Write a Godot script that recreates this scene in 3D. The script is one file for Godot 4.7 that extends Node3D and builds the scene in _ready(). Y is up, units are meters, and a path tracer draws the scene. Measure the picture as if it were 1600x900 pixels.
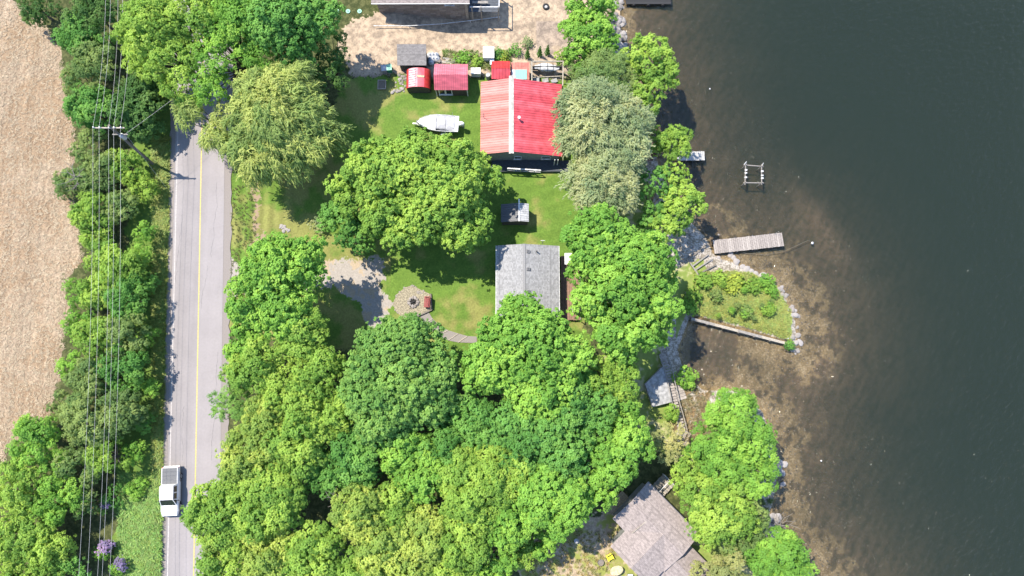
extends Node3D
# A lakeside lot seen from a drone: road and hedgerow, cottages, maples, docks and a murky lake.

const CAM_H := 81.0
const TILT := 8.0
const FOCAL := 1111.0
const WATER := -1.7
var st: SurfaceTool
var org := Vector3.ZERO
var rng := RandomNumberGenerator.new()
var mats := {}
var texs := {}
var names := {}
var shore: PackedVector2Array
var sd: PackedFloat32Array
const GX0 := -66.0
const GZ0 := -50.0
const GS := 0.8
const GNX := 166
const GNZ := 93
var bump: FastNoiseLite

# ---------------------------------------------------------------- helpers
func P(px: float, py: float, h: float = 0.0) -> Vector3:
	var u := (px - 800.0) / FOCAL
	var v := -(py - 450.0) / FOCAL
	var c := cos(deg_to_rad(TILT))
	var s := sin(deg_to_rad(TILT))
	var t := (CAM_H - h) / (c - v * s)
	return Vector3(u * t, h, (-v * c - s) * t)

func G(px: float, py: float) -> Vector3:   # a point standing on the terrain
	var p := P(px, py, 0.0)
	for i in 4:
		p = P(px, py, gh(p.x, p.z))
	return p

func mpp(py: float, h: float) -> float:    # metres for one photograph pixel there
	var v := -(py - 450.0) / FOCAL
	return (CAM_H - h) / (cos(deg_to_rad(TILT)) - v * sin(deg_to_rad(TILT))) / FOCAL

func lin(r: float, g: float, b: float) -> Color:
	return Color(r, g, b).linear_to_srgb()

func begin() -> void:
	st = SurfaceTool.new()
	st.begin(Mesh.PRIMITIVE_TRIANGLES)
	st.set_smooth_group(-1)

func tri(a: Vector3, b: Vector3, c: Vector3, hint: Vector3) -> void:
	if (c - a).cross(b - a).dot(hint) < 0.0:
		var k := b
		b = c
		c = k
	st.add_vertex(a - org)
	st.add_vertex(b - org)
	st.add_vertex(c - org)

func q(a: Vector3, b: Vector3, c: Vector3, d: Vector3, hint: Vector3) -> void:
	tri(a, b, c, hint)
	tri(a, c, d, hint)

func bx(c: Vector3, s: Vector3, b: Basis = Basis()) -> void:
	var x := b.x * s.x * 0.5
	var y := b.y * s.y * 0.5
	var z := b.z * s.z * 0.5
	q(c + x - y - z, c + x + y - z, c + x + y + z, c + x - y + z, x)
	q(c - x - y - z, c - x + y - z, c - x + y + z, c - x - y + z, -x)
	q(c + y - x - z, c + y + x - z, c + y + x + z, c + y - x + z, y)
	q(c - y - x - z, c - y + x - z, c - y + x + z, c - y - x + z, -y)
	q(c + z - x - y, c + z + x - y, c + z + x + y, c + z - x + y, z)
	q(c - z - x - y, c - z + x - y, c - z + x + y, c - z - x + y, -z)

func bar(a: Vector3, b: Vector3, w: float, h: float) -> void:   # a squared timber from a to b
	var d := b - a
	var f := d.normalized()
	var up := Vector3.UP if absf(f.y) < 0.9 else Vector3.RIGHT
	var r := f.cross(up).normalized()
	bx((a + b) * 0.5, Vector3(w, h, d.length()), Basis(r, r.cross(f) * -1.0, f))

func tube(pts: Array, r0: float, r1: float, n := 6) -> void:
	st.set_smooth_group(0)
	var rings := []
	for i in pts.size():
		var d: Vector3 = (pts[mini(i + 1, pts.size() - 1)] - pts[maxi(i - 1, 0)]).normalized()
		var s := d.cross(Vector3.UP if absf(d.y) < 0.9 else Vector3.RIGHT).normalized()
		var t := s.cross(d).normalized()
		var r := lerpf(r0, r1, float(i) / maxf(1.0, pts.size() - 1.0))
		var ring := []
		for k in n:
			var a := TAU * k / n
			ring.append(pts[i] + (s * cos(a) + t * sin(a)) * r)
		rings.append(ring)
	for i in rings.size() - 1:
		for k in n:
			var k2 := (k + 1) % n
			q(rings[i][k], rings[i][k2], rings[i + 1][k2], rings[i + 1][k], (rings[i][k] + rings[i][k2]) * 0.5 - pts[i])
	st.set_smooth_group(-1)
	for e in [0, pts.size() - 1]:
		var out: Vector3 = pts[e] - pts[1 if e == 0 else e - 1]
		for k in range(1, n - 1):
			tri(rings[e][0], rings[e][k], rings[e][k + 1], out)

func prism(poly: PackedVector2Array, y0: float, y1: float) -> void:   # upright prism over an (x, z) outline
	var idx := Geometry2D.triangulate_polygon(poly)
	for i in range(0, idx.size(), 3):
		var a := poly[idx[i]]
		var b := poly[idx[i + 1]]
		var c := poly[idx[i + 2]]
		tri(Vector3(a.x, y1, a.y), Vector3(b.x, y1, b.y), Vector3(c.x, y1, c.y), Vector3.UP)
		tri(Vector3(a.x, y0, a.y), Vector3(b.x, y0, b.y), Vector3(c.x, y0, c.y), Vector3.DOWN)
	var area := 0.0
	for i in poly.size():
		area += poly[i].cross(poly[(i + 1) % poly.size()])
	for i in poly.size():
		var a := poly[i]
		var b := poly[(i + 1) % poly.size()]
		q(Vector3(a.x, y0, a.y), Vector3(b.x, y0, b.y), Vector3(b.x, y1, b.y), Vector3(a.x, y1, a.y), Vector3(b.y - a.y, 0, a.x - b.x) * signf(area))

func loft(sec: Array, smooth := true) -> void:   # rings of equal length joined one to the next, ends closed
	st.set_smooth_group(0 if smooth else -1)
	var n: int = sec[0].size()
	var mid := []
	for s in sec:
		var m := Vector3.ZERO
		for p in s:
			m += p
		mid.append(m / n)
	for i in sec.size() - 1:
		for k in n:
			var k2 := (k + 1) % n
			var c: Vector3 = (sec[i][k] + sec[i][k2] + sec[i + 1][k] + sec[i + 1][k2]) * 0.25
			q(sec[i][k], sec[i][k2], sec[i + 1][k2], sec[i + 1][k], c - (mid[i] + mid[i + 1]) * 0.5)
	st.set_smooth_group(-1)
	for e in [0, sec.size() - 1]:
		var out: Vector3 = mid[e] - mid[1 if e == 0 else e - 1]
		for k in n:
			tri(mid[e], sec[e][k], sec[e][(k + 1) % n], out)

func disc(c: Vector3, r: float, h: float, n := 14) -> void:
	var p := PackedVector2Array()
	for k in n:
		p.append(Vector2(c.x + cos(TAU * k / n) * r, c.z + sin(TAU * k / n) * r))
	prism(p, c.y, c.y + h)

func commit() -> ArrayMesh:
	st.generate_normals()
	return st.commit()

func put(called: String, m: Material, parent: Node = null) -> MeshInstance3D:
	var o := MeshInstance3D.new()
	o.mesh = commit()
	o.material_override = m
	if parent == null:
		o.name = numbered(called)
		add_child(o)
		o.position = org
	else:
		o.name = called
		parent.add_child(o, true)
	return o

func numbered(called: String) -> String:
	var n: int = names.get(called, 0)
	names[called] = n + 1
	return called if n == 0 else "%s_%03d" % [called, n]

func tag(o: Node, label: String, category: String, group := "") -> Node:
	o.set_meta("label", label)
	o.set_meta("category", category)
	if group != "":
		o.set_meta("group", group)
	return o

func thing(called: String, label: String, category: String, at: Vector3, group := "", turn := 0.0) -> Node3D:
	var o := Node3D.new()
	o.name = numbered(called)
	add_child(o)
	o.position = at
	o.rotation.y = turn
	org = Vector3.ZERO
	tag(o, label, category, group)
	return o

func structure(o: Node, label := "") -> Node:
	o.set_meta("kind", "structure")
	if label != "":
		o.set_meta("label", label)
	return o

func part_box(called: String, m: Material, parent: Node, c: Vector3, s: Vector3, b: Basis = Basis()) -> MeshInstance3D:
	begin()
	bx(c, s, b)
	return put(called, m, parent)

# ---------------------------------------------------------------- materials
func noise_img(key: String, w: int, h: int, freq: float, lo: float, seed_: int, oct := 4, sw := 0, sh := 0, power := 1.0) -> ImageTexture:
	if texs.has(key):
		return texs[key]
	var f := FastNoiseLite.new()
	f.seed = seed_
	f.frequency = freq
	f.noise_type = FastNoiseLite.TYPE_SIMPLEX
	f.fractal_octaves = oct
	var im := f.get_seamless_image(w, h)
	im.convert(Image.FORMAT_L8)
	var d := im.get_data()
	for i in d.size():
		d[i] = int(255.0 * lerpf(lo, 1.0, pow(d[i] / 255.0, power)))
	im = Image.create_from_data(w, h, false, Image.FORMAT_L8, d)
	if sw > 0:
		im.resize(sw, sh, Image.INTERPOLATE_CUBIC)
	im.convert(Image.FORMAT_RGB8)
	texs[key] = ImageTexture.create_from_image(im)
	return texs[key]

func lane_img() -> ImageTexture:   # wheel-polished streaks that run along the road, with fine grain
	var f := FastNoiseLite.new()
	f.seed = 12
	f.frequency = 0.02
	var g := FastNoiseLite.new()
	g.seed = 13
	g.frequency = 0.2
	var a := f.get_seamless_image(256, 256)
	var c := g.get_seamless_image(256, 256)
	var im := Image.create(256, 256, false, Image.FORMAT_RGB8)
	for x in 256:
		for y in 256:
			var k := 0.86 + 0.12 * a.get_pixel(x, 60).r + 0.05 * (c.get_pixel(x, y).r - 0.5) + 0.05 * (a.get_pixel(y, x).r - 0.5)
			im.set_pixel(x, y, Color(k, k, k))
	return ImageTexture.create_from_image(im)

func shingle_img(key: String, along_x: bool) -> ImageTexture:
	if texs.has(key):
		return texs[key]
	var r := RandomNumberGenerator.new()
	r.seed = 77
	var n := 192   # 192 px for 2.88 m
	var im := Image.create(n, n, false, Image.FORMAT_RGB8)
	for row in 20:
		var off := r.randi_range(0, 20)
		var x := 0
		while x < n:
			var w := r.randi_range(8, 22)
			var g := r.randf_range(0.8, 1.0)
			for yy in range(row * 9.6, row * 9.6 + 9.6):
				for xx in range(x, mini(x + w, n)):
					var k := g * r.randf_range(0.86, 1.0)
					if yy == int(row * 9.6):
						k *= 0.8
					var c := Color(k, k, k)
					if along_x:
						im.set_pixel((xx + off) % n, mini(yy, n - 1), c)
					else:
						im.set_pixel(mini(yy, n - 1), (xx + off) % n, c)
			x += w
	texs[key] = ImageTexture.create_from_image(im)
	return texs[key]

func mat(key: String, c: Color, rough := 0.8, tex: Texture2D = null, scale := 0.5, metal := 0.0, world := true, relief := 0.0) -> StandardMaterial3D:
	if mats.has(key):
		return mats[key]
	var m := StandardMaterial3D.new()
	m.resource_name = key
	m.albedo_color = c
	m.roughness = rough
	m.metallic = metal
	if tex:
		m.albedo_texture = tex
		m.uv1_triplanar = true
		m.uv1_world_triplanar = world
		m.uv1_scale = Vector3.ONE * scale
		if relief > 0.0:
			m.heightmap_enabled = true
			m.heightmap_texture = tex
			m.heightmap_scale = relief
	mats[key] = m
	return m

func make_materials() -> void:
	var grain := noise_img("grain", 256, 256, 0.12, 0.62, 3, 4)
	var blotch := noise_img("blotch", 256, 256, 0.02, 0.7, 5, 5)
	var streak_x := noise_img("streak_x", 32, 256, 0.09, 0.6, 8, 4, 256, 256)
	var streak_z := noise_img("streak_z", 256, 32, 0.09, 0.6, 9, 4, 256, 256)
	var shx := shingle_img("shingle_x", true)
	var shz := shingle_img("shingle_z", false)
	mat("asphalt", lin(0.30, 0.274, 0.277), 0.9, lane_img(), 0.06)
	mat("gravel_edge", lin(0.34, 0.30, 0.28), 0.95, grain, 0.6)
	mat("gravel", lin(0.27, 0.25, 0.25), 0.95, noise_img("gravel", 256, 256, 0.16, 0.55, 31, 3), 0.35, 0.0, true)
	mat("court_gravel", lin(0.40, 0.35, 0.25), 0.95, noise_img("court", 256, 256, 0.07, 0.6, 33, 4), 0.22)
	mat("ridge_beige", lin(0.64, 0.60, 0.54), 0.5, blotch, 0.3)
	mat("roof_pale", lin(0.55, 0.55, 0.57), 0.6, blotch, 0.4)
	mat("path_gravel", lin(0.37, 0.335, 0.31), 0.95, noise_img("gravel", 256, 256, 0.16, 0.55, 31, 3), 0.35)
	mat("yellow_paint", lin(0.62, 0.50, 0.14), 0.7, noise_img("wear", 256, 256, 0.05, 0.72, 14, 5), 0.4)
	mat("white_paint", lin(0.52, 0.48, 0.47), 0.7, noise_img("wear", 256, 256, 0.05, 0.72, 14, 5), 0.4)
	mat("patch", lin(0.235, 0.22, 0.225), 0.9, blotch, 0.3)
	mat("pole_wood", lin(0.24, 0.21, 0.18), 0.85, streak_z, 0.8)
	mat("grey_wood", lin(0.36, 0.33, 0.30), 0.85, streak_z, 0.7)
	mat("grey_wood_x", lin(0.36, 0.33, 0.30), 0.85, streak_x, 0.7)
	mat("pale_wood", lin(0.50, 0.44, 0.36), 0.8, streak_x, 0.7)
	mat("new_wood", lin(0.50, 0.37, 0.21), 0.75, streak_x, 0.7)
	mat("deck_brown", lin(0.34, 0.20, 0.14), 0.8, streak_z, 0.7)
	mat("deck_slate", lin(0.09, 0.105, 0.13), 0.75, streak_x, 0.7)
	mat("white_metal", lin(0.78, 0.78, 0.78), 0.45, blotch, 0.3)
	mat("white_plastic", lin(0.74, 0.74, 0.76), 0.4)
	mat("aluminium", lin(0.62, 0.63, 0.64), 0.4, blotch, 0.5, 0.5)
	mat("steel_dark", lin(0.10, 0.10, 0.11), 0.5)
	mat("rubber", lin(0.02, 0.02, 0.022), 0.8)
	mat("glass_dark", lin(0.02, 0.025, 0.03), 0.08)
	mat("black", lin(0.012, 0.012, 0.014), 0.7)
	mat("truck_white", lin(0.80, 0.80, 0.81), 0.25).clearcoat_enabled = true
	mat("truck_grey", lin(0.42, 0.42, 0.43), 0.4)
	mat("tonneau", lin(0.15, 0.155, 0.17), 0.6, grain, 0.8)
	mat("lamp_red", lin(0.45, 0.02, 0.02), 0.3)
	mat("lamp_clear", lin(0.7, 0.72, 0.75), 0.15)
	var faded := noise_img("faded", 48, 256, 0.03, 0.74, 21, 4, 256, 256)
	for k in 3:
		mat("roof_old_%d" % k, lin([0.56, 0.60, 0.50][k], [0.14, 0.20, 0.105][k], [0.125, 0.18, 0.09][k]), 0.55, faded, 0.35)
		mat("roof_new_%d" % k, lin([0.72, 0.76, 0.69][k], [0.105, 0.13, 0.088][k], [0.135, 0.16, 0.115][k]), 0.45, blotch, 0.15)
	mat("roof_shed_0", lin(0.56, 0.115, 0.16), 0.5, faded, 0.3)
	mat("roof_shed_1", lin(0.60, 0.17, 0.22), 0.5, faded, 0.3)
	mat("red_bright", lin(0.55, 0.035, 0.03), 0.45, blotch, 0.3)
	mat("red_faded", lin(0.56, 0.17, 0.13), 0.6, blotch, 0.3)
	mat("teal_plastic", lin(0.20, 0.47, 0.42), 0.4)
	mat("shingle_grey", lin(0.36, 0.36, 0.375), 0.9, shz, 0.35, 0.0, true)
	mat("shingle_shed", lin(0.27, 0.25, 0.245), 0.9, shx, 0.35, 0.0, true)
	mat("shingle_brown", lin(0.375, 0.315, 0.295), 0.9, shx, 0.35, 0.0, false)
	mat("shingle_ridge", lin(0.33, 0.325, 0.335), 0.9, grain, 0.6)
	mat("siding_grey", lin(0.36, 0.38, 0.37), 0.7, noise_img("streak_x", 32, 256, 0.09, 0.6, 8), 0.6)
	mat("siding_dark", lin(0.10, 0.085, 0.075), 0.8, streak_z, 0.6)
	mat("stone_tan", lin(0.27, 0.235, 0.20), 0.9, grain, 0.5)
	mat("concrete", lin(0.38, 0.375, 0.38), 0.9, blotch, 0.3)
	mat("rock_0", lin(0.38, 0.34, 0.31), 0.9, grain, 0.9)
	mat("rock_1", lin(0.46, 0.42, 0.40), 0.9, grain, 0.9)
	mat("rock_2", lin(0.28, 0.25, 0.23), 0.9, grain, 0.9)
	mat("boat_white", lin(0.72, 0.72, 0.74), 0.3)
	mat("boat_cover", lin(0.60, 0.60, 0.63), 0.7, noise_img("cloth", 128, 128, 0.03, 0.8, 44, 4), 0.4)
	mat("boat_cover_grey", lin(0.44, 0.44, 0.47), 0.7, noise_img("cloth", 128, 128, 0.03, 0.8, 44, 4), 0.4)
	mat("tarp_white", lin(0.66, 0.67, 0.70), 0.6, grain, 0.5)
	mat("tarp_grey", lin(0.40, 0.40, 0.42), 0.7, grain, 0.5)
	mat("bench_red", lin(0.36, 0.07, 0.07), 0.7, streak_z, 0.8)
	mat("maroon", lin(0.13, 0.02, 0.03), 0.6)
	mat("green_plastic", lin(0.03, 0.22, 0.14), 0.5)
	mat("mint_plastic", lin(0.18, 0.42, 0.30), 0.5)
	mat("yellow_plastic", lin(0.72, 0.60, 0.03), 0.5)
	mat("cream", lin(0.62, 0.55, 0.33), 0.7, blotch, 0.5)
	mat("blue_plastic", lin(0.08, 0.20, 0.36), 0.5)
	mat("soil", lin(0.25, 0.20, 0.15), 0.95, grain, 0.6)
	mat("ash", lin(0.03, 0.028, 0.026), 0.95, grain, 0.6)
	mat("bark", lin(0.16, 0.135, 0.115), 0.9, streak_z, 0.8)
	mat("bark_pale", lin(0.32, 0.29, 0.26), 0.9, streak_z, 0.8)
	mat("wire", lin(0.55, 0.55, 0.55), 0.5, null, 1.0, 0.3)
	mat("rope", lin(0.10, 0.09, 0.07), 0.9)
	var leaf := mat("leaf", Color.WHITE, 0.55)
	leaf.vertex_color_use_as_albedo = true
	leaf.backlight_enabled = true
	leaf.backlight = lin(0.62, 0.68, 0.34)
	var dry := mat("straw", Color.WHITE, 0.9)
	dry.vertex_color_use_as_albedo = true

# ---------------------------------------------------------------- terrain
func make_shore() -> void:
	var px := [[968, -60], [972, 0], [974, 60], [976, 95], [1000, 140], [1012, 190], [1030, 250], [1052, 320], [1085, 348], [1108, 372], [1118, 398], [1150, 408], [1186, 428], [1214, 440], [1226, 462], [1246, 498], [1248, 535], [1236, 550],
		[1226, 536], [1160, 516], [1082, 496], [1072, 520], [1062, 550], [1078, 588], [1100, 606], [1150, 606], [1194, 640], [1214, 700], [1218, 750], [1210, 790], [1196, 828], [1232, 852], [1276, 900], [1320, 960]]
	shore = PackedVector2Array()
	for p in px:
		var w := P(p[0], p[1], WATER)
		shore.append(Vector2(w.x, w.z))
	shore[0] = Vector2(shore[1].x - 1.0, -400)
	shore.append(Vector2(shore[shore.size() - 1].x + 60, 400))
	var land := shore.duplicate()
	land.append(Vector2(-900, 400))
	land.append(Vector2(-900, -400))
	sd = PackedFloat32Array()
	sd.resize(GNX * GNZ)
	for j in GNZ:
		for i in GNX:
			var p := Vector2(GX0 + i * GS, GZ0 + j * GS)
			var best := 1e9
			for k in shore.size() - 1:
				var c := Geometry2D.get_closest_point_to_segment(p, shore[k], shore[k + 1])
				best = minf(best, c.distance_squared_to(p))
			sd[j * GNX + i] = sqrt(best) * (1.0 if Geometry2D.is_point_in_polygon(p, land) else -1.0)

func shore_dist(x: float, z: float) -> float:
	var fx := clampf((x - GX0) / GS, 0.0, GNX - 1.001)
	var fz := clampf((z - GZ0) / GS, 0.0, GNZ - 1.001)
	var i := int(fx)
	var j := int(fz)
	fx -= i
	fz -= j
	var a := j * GNX + i
	return lerpf(lerpf(sd[a], sd[a + 1], fx), lerpf(sd[a + GNX], sd[a + GNX + 1], fx), fz)

func gh(x: float, z: float) -> float:
	var d := shore_dist(x, z)
	if d > 0.0:
		var h := lerpf(WATER + 0.05, 0.0, smoothstep(0.0, 13.0, d) * 0.72 + 0.28 * smoothstep(0.0, 1.6, d))
		h -= 1.75 * smoothstep(-17.0, -6.0, x) * smoothstep(-37.5, -43.0, z) * smoothstep(0.0, 10.0, d)
		return maxf(h, WATER + 0.05)
	d = -d
	var shoal := P(1275, 350, -2.5)
	var e := Vector2(x - shoal.x, z - shoal.z).rotated(-1.05)
	var lift := 0.55 * exp(-(e.x * e.x) / 60.0 - e.y * e.y / 5.0)
	var dep := 0.15 + 0.072 * d + 0.0014 * d * d - lift * smoothstep(2.0, 9.0, d)
	dep += bump.get_noise_2d(x * 3.0, z * 3.0) * 0.10 * smoothstep(0.5, 5.0, d)
	var pt := P(1262, 560, -2.0)
	dep -= 0.35 * exp(-Vector2(x - pt.x, (z - pt.z) * 0.55).length_squared() / 12.0) * smoothstep(1.0, 4.0, d)
	return WATER + 0.05 - clampf(dep, 0.05, 6.5)

func poly_px(px: Array) -> PackedVector2Array:
	var out := PackedVector2Array()
	for p in px:
		var w := P(p[0], p[1], 0.0)
		out.append(Vector2(w.x, w.z))
	return out

func road_x(z: float) -> float:
	return -35.5 + 0.043 * z

func make_ground() -> void:
	# colour of the soil, painted in plan at ten texels a metre
	var W := 1280
	var H := 720
	var tx0 := -64.0
	var tz0 := -48.5
	var pix := 0.1
	var ns := []
	for k in 4:
		var f := FastNoiseLite.new()
		f.seed = 40 + k
		f.frequency = [0.42, 0.11, 0.028, 0.009][k]
		f.fractal_octaves = [2, 3, 4, 3][k]
		var im := f.get_image(W, H)
		im.convert(Image.FORMAT_L8)
		ns.append(im.get_data())
	var n0: PackedByteArray = ns[0]
	var n1: PackedByteArray = ns[1]
	var n2: PackedByteArray = ns[2]
	var n3: PackedByteArray = ns[3]
	var lut := PackedByteArray()
	for i in 1024:
		lut.append(int(255.0 * Color(i / 1023.0, 0, 0).linear_to_srgb().r))
	var field := poly_px([[-200, -200], [15, -200], [20, 0], [70, 30], [96, 90], [108, 160], [118, 220], [112, 270], [84, 298], [120, 322], [130, 400], [104, 440], [104, 520], [92, 600], [78, 650], [22, 690], [-10, 745], [-200, 800]])
	var lawn := poly_px([[352, 270], [500, 240], [535, 120], [590, 118], [640, 120], [900, 120], [915, 270], [905, 350], [920, 560], [700, 570], [500, 540], [352, 520]])
	var dirt := poly_px([[540, 40], [590, 16], [580, -60], [990, -60], [978, 60], [900, 100], [880, 118], [760, 116], [590, 116], [545, 118], [530, 80]])
	var drive := poly_px([[352, 395], [372, 415], [420, 425], [510, 409], [560, 408], [585, 397], [604, 402], [597, 450], [619, 468], [610, 480], [602, 500], [604, 545], [585, 545], [572, 500], [555, 470], [520, 450], [470, 450], [400, 460], [352, 470]])
	var yard := poly_px([[800, 860], [840, 838], [880, 825], [940, 800], [960, 780], [1000, 860], [1000, 960], [820, 960]])
	var pen := poly_px([[1030, 365], [1095, 370], [1110, 395], [1090, 412], [1050, 410]])
	var sandp := poly_px([[1060, 590], [1100, 590], [1120, 630], [1085, 690], [1050, 690]])
	var rut := poly_px([[396, 285], [406, 285], [412, 400], [395, 415]])
	var data := PackedByteArray()
	data.resize(W * H * 3)
	for j in H:
		var z := tz0 + (j + 0.5) * pix
		for i in W:
			var x := tx0 + (i + 0.5) * pix
			var o := j * W + i
			var a := n0[o] / 255.0
			var b := n1[o] / 255.0
			var c := n2[o] / 255.0
			var e := n3[o] / 255.0
			var cr := 0.0
			var cg := 0.0
			var cb := 0.0
			var d := 99.0
			if x > 8.0:
				d = shore_dist(x, z)
			if d < 0.3:   # lake bed: sand and cobbles by the bank, mud and weed further out
				var stony := smoothstep(0.50, 0.62, a * 0.5 + b * 0.5)
				var weed := smoothstep(0.50, 0.60, c * 0.3 + b * 0.5 + a * 0.2)
				var ripple_streak := bump.get_noise_2d((x * 0.86 + z * 0.5) * 14.0, (z * 0.86 - x * 0.5) * 3.0)  # diagonal wind ripples of the water surface, painted into the bed colour
				var edge := -d + (c - 0.5) * 8.0 + (b - 0.5) * 5.0 + (a - 0.5) * 2.0
				var sandy := 1.0 - smoothstep(2.6, 3.4, edge) if x > 26.0 + (c - 0.5) * 6.0 or (z > -16.5 and z < -9.0) else 1.0 - smoothstep(0.2, 0.8, edge)
				var grain := 1.0 + 0.4 * ripple_streak + 0.4 * (a - 0.5)  # painted ripple streaks together with random grain
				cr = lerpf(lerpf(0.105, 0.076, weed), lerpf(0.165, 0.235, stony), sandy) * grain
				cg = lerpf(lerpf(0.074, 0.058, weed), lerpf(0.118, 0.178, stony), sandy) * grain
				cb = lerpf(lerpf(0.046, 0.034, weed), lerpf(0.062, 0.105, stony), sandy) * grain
			else:
				var g := Vector2(x + (b - 0.5) * 1.1 + (c - 0.5) * 1.4, z + (a - 0.5) * 0.6 + (e - 0.5) * 1.6 + (b - 0.5))
				# leaf litter under the trees
				var t := smoothstep(0.35, 0.7, b * 0.6 + a * 0.4)
				cr = lerpf(0.045, 0.10, t)
				cg = lerpf(0.055, 0.105, t)
				cb = lerpf(0.022, 0.045, t)
				if x < -38.0 and Geometry2D.is_point_in_polygon(g, field):
					var k := smoothstep(0.28, 0.72, a * 0.7 + b * 0.3)
					var s := smoothstep(0.35, 0.7, e * 0.5 + c * 0.5)
					var row := 1.0 + 0.26 * bump.get_noise_2d(x * 11.0, z * 0.3) + 0.2 * bump.get_noise_2d(x * 26.0, z * 0.5)
					cr = lerpf(0.205, 0.335, k) * row
					cg = lerpf(0.148, 0.262, k) * row
					cb = lerpf(0.10, 0.185, k) * row
					cr *= lerpf(0.9, 1.05, s)
					cg *= lerpf(0.84, 1.06, s)
					cb *= lerpf(0.78, 1.08, s)
				elif x < road_x(z) - 2.6:
					if x > road_x(z) - 7.5 - c * 2.0:   # weedy verge
						cr = lerpf(0.06, 0.14, b)
						cg = lerpf(0.12, 0.20, b)
						cb = lerpf(0.03, 0.04, b)
				elif Geometry2D.is_point_in_polygon(g, drive):
					var k := a * 0.6 + b * 0.4
					cr = lerpf(0.25, 0.35, k)
					cg = lerpf(0.225, 0.315, k)
					cb = lerpf(0.20, 0.285, k)
					if c * 0.6 + b * 0.4 > 0.56:
						cr *= 1.12
						cb *= 0.8
				elif Geometry2D.is_point_in_polygon(g, dirt):
					var k := smoothstep(0.25, 0.75, b * 0.45 + c * 0.3 + a * 0.25)
					cr = lerpf(0.21, 0.44, k)
					cg = lerpf(0.165, 0.34, k)
					cb = lerpf(0.125, 0.245, k)
					if x > 3.0 and z > -45.0 and e + c * 0.5 > 0.62:
						cr *= 0.82
						cg *= 0.84
						cb *= 0.92
				elif x > -36.0 and Geometry2D.is_point_in_polygon(g, lawn):
					var k := b * 0.4 + a * 0.25 + c * 0.35
					var dry := smoothstep(0.5, 0.72, c * 0.55 + e * 0.45 + (0.12 if x < -14.0 else 0.0))
					cr = lerpf(0.055, 0.125, k) + 0.085 * dry
					cg = lerpf(0.125, 0.215, k) + 0.02 * dry
					cb = lerpf(0.012, 0.028, k) + 0.03 * dry
					var mow := 1.0 + 0.16 * sin(x * 5.2) * smoothstep(-24.0, -29.0, x) + 0.05 * sin((x * 0.35 + z) * 4.0) * smoothstep(-12.0, -8.0, x) + 0.24 * (a - 0.5)
					cr = (cr + 0.012) * mow
					cg *= mow
					cb = (cb + 0.012) * mow
					if Geometry2D.is_point_in_polygon(g, rut) and b > 0.42:
						cr = 0.27
						cg = 0.20
						cb = 0.14
				elif Geometry2D.is_point_in_polygon(g, yard):
					var k := smoothstep(0.3, 0.7, a * 0.5 + b * 0.5)
					var gr := smoothstep(0.45, 0.62, c * 0.6 + b * 0.4)
					cr = lerpf(lerpf(0.26, 0.42, k), 0.21, gr)
					cg = lerpf(lerpf(0.20, 0.33, k), 0.225, gr)
					cb = lerpf(lerpf(0.14, 0.23, k), 0.06, gr)
				elif (d < 1.2 + c * 1.6 and not (z > -12.0 and z < -3.5 and x > 19.0 and d > 0.9)) or Geometry2D.is_point_in_polygon(g, pen) or Geometry2D.is_point_in_polygon(g, sandp):   # stony bank
					var k := smoothstep(0.35, 0.65, a * 0.6 + b * 0.4)
					cr = lerpf(0.17, 0.40, k)
					cg = lerpf(0.145, 0.36, k)
					cb = lerpf(0.11, 0.32, k)
				elif d < 9.0:
					var pale := smoothstep(0.55, 0.66, c * 0.5 + b * 0.5)
					cr = lerpf(lerpf(0.13, 0.23, b), 0.33, pale)
					cg = lerpf(lerpf(0.18, 0.27, b), 0.31, pale)
					cb = lerpf(lerpf(0.04, 0.08, b), 0.17, pale)
			var sp := 0.88 + 0.24 * a
			data[o * 3] = lut[mini(1023, int(cr * sp * 1023.0))]
			data[o * 3 + 1] = lut[mini(1023, int(cg * sp * 1023.0))]
			data[o * 3 + 2] = lut[mini(1023, int(cb * sp * 1023.0))]
	var gm := StandardMaterial3D.new()
	gm.resource_name = "ground"
	gm.albedo_texture = ImageTexture.create_from_image(Image.create_from_data(W, H, false, Image.FORMAT_RGB8, data))
	gm.roughness = 0.95
	gm.metallic_specular = 0.2
	gm.texture_repeat = false
	begin()
	st.set_smooth_group(0)
	var xs := [-420.0, -200.0, -110.0, -80.0]
	for i in 163:
		xs.append(-64.8 + i * 0.8)
	xs.append_array([72.0, 90.0, 120.0, 200.0, 420.0])
	var zs := [-420.0, -200.0, -110.0, -70.0, -56.0]
	for j in 90:
		zs.append(-49.2 + j * 0.8)
	zs.append_array([26.0, 34.0, 50.0, 90.0, 180.0, 420.0])
	for z in zs:
		for x in xs:
			st.set_uv(Vector2((x - tx0) / (W * pix), (z - tz0) / (H * pix)))
			var y := gh(x, z)
			if y > WATER + 0.3:
				y += bump.get_noise_2d(x * 2.0, z * 2.0) * 0.05 - 0.02
			st.add_vertex(Vector3(x, y, z))
	var n := xs.size()
	for j in zs.size() - 1:
		for i in n - 1:
			var a := j * n + i
			for k in [a, a + 1, a + n, a + 1, a + n + 1, a + n]:
				st.add_index(k)
	structure(put("ground", gm), "lawn, soil, stubble field and lake bed")

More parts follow.
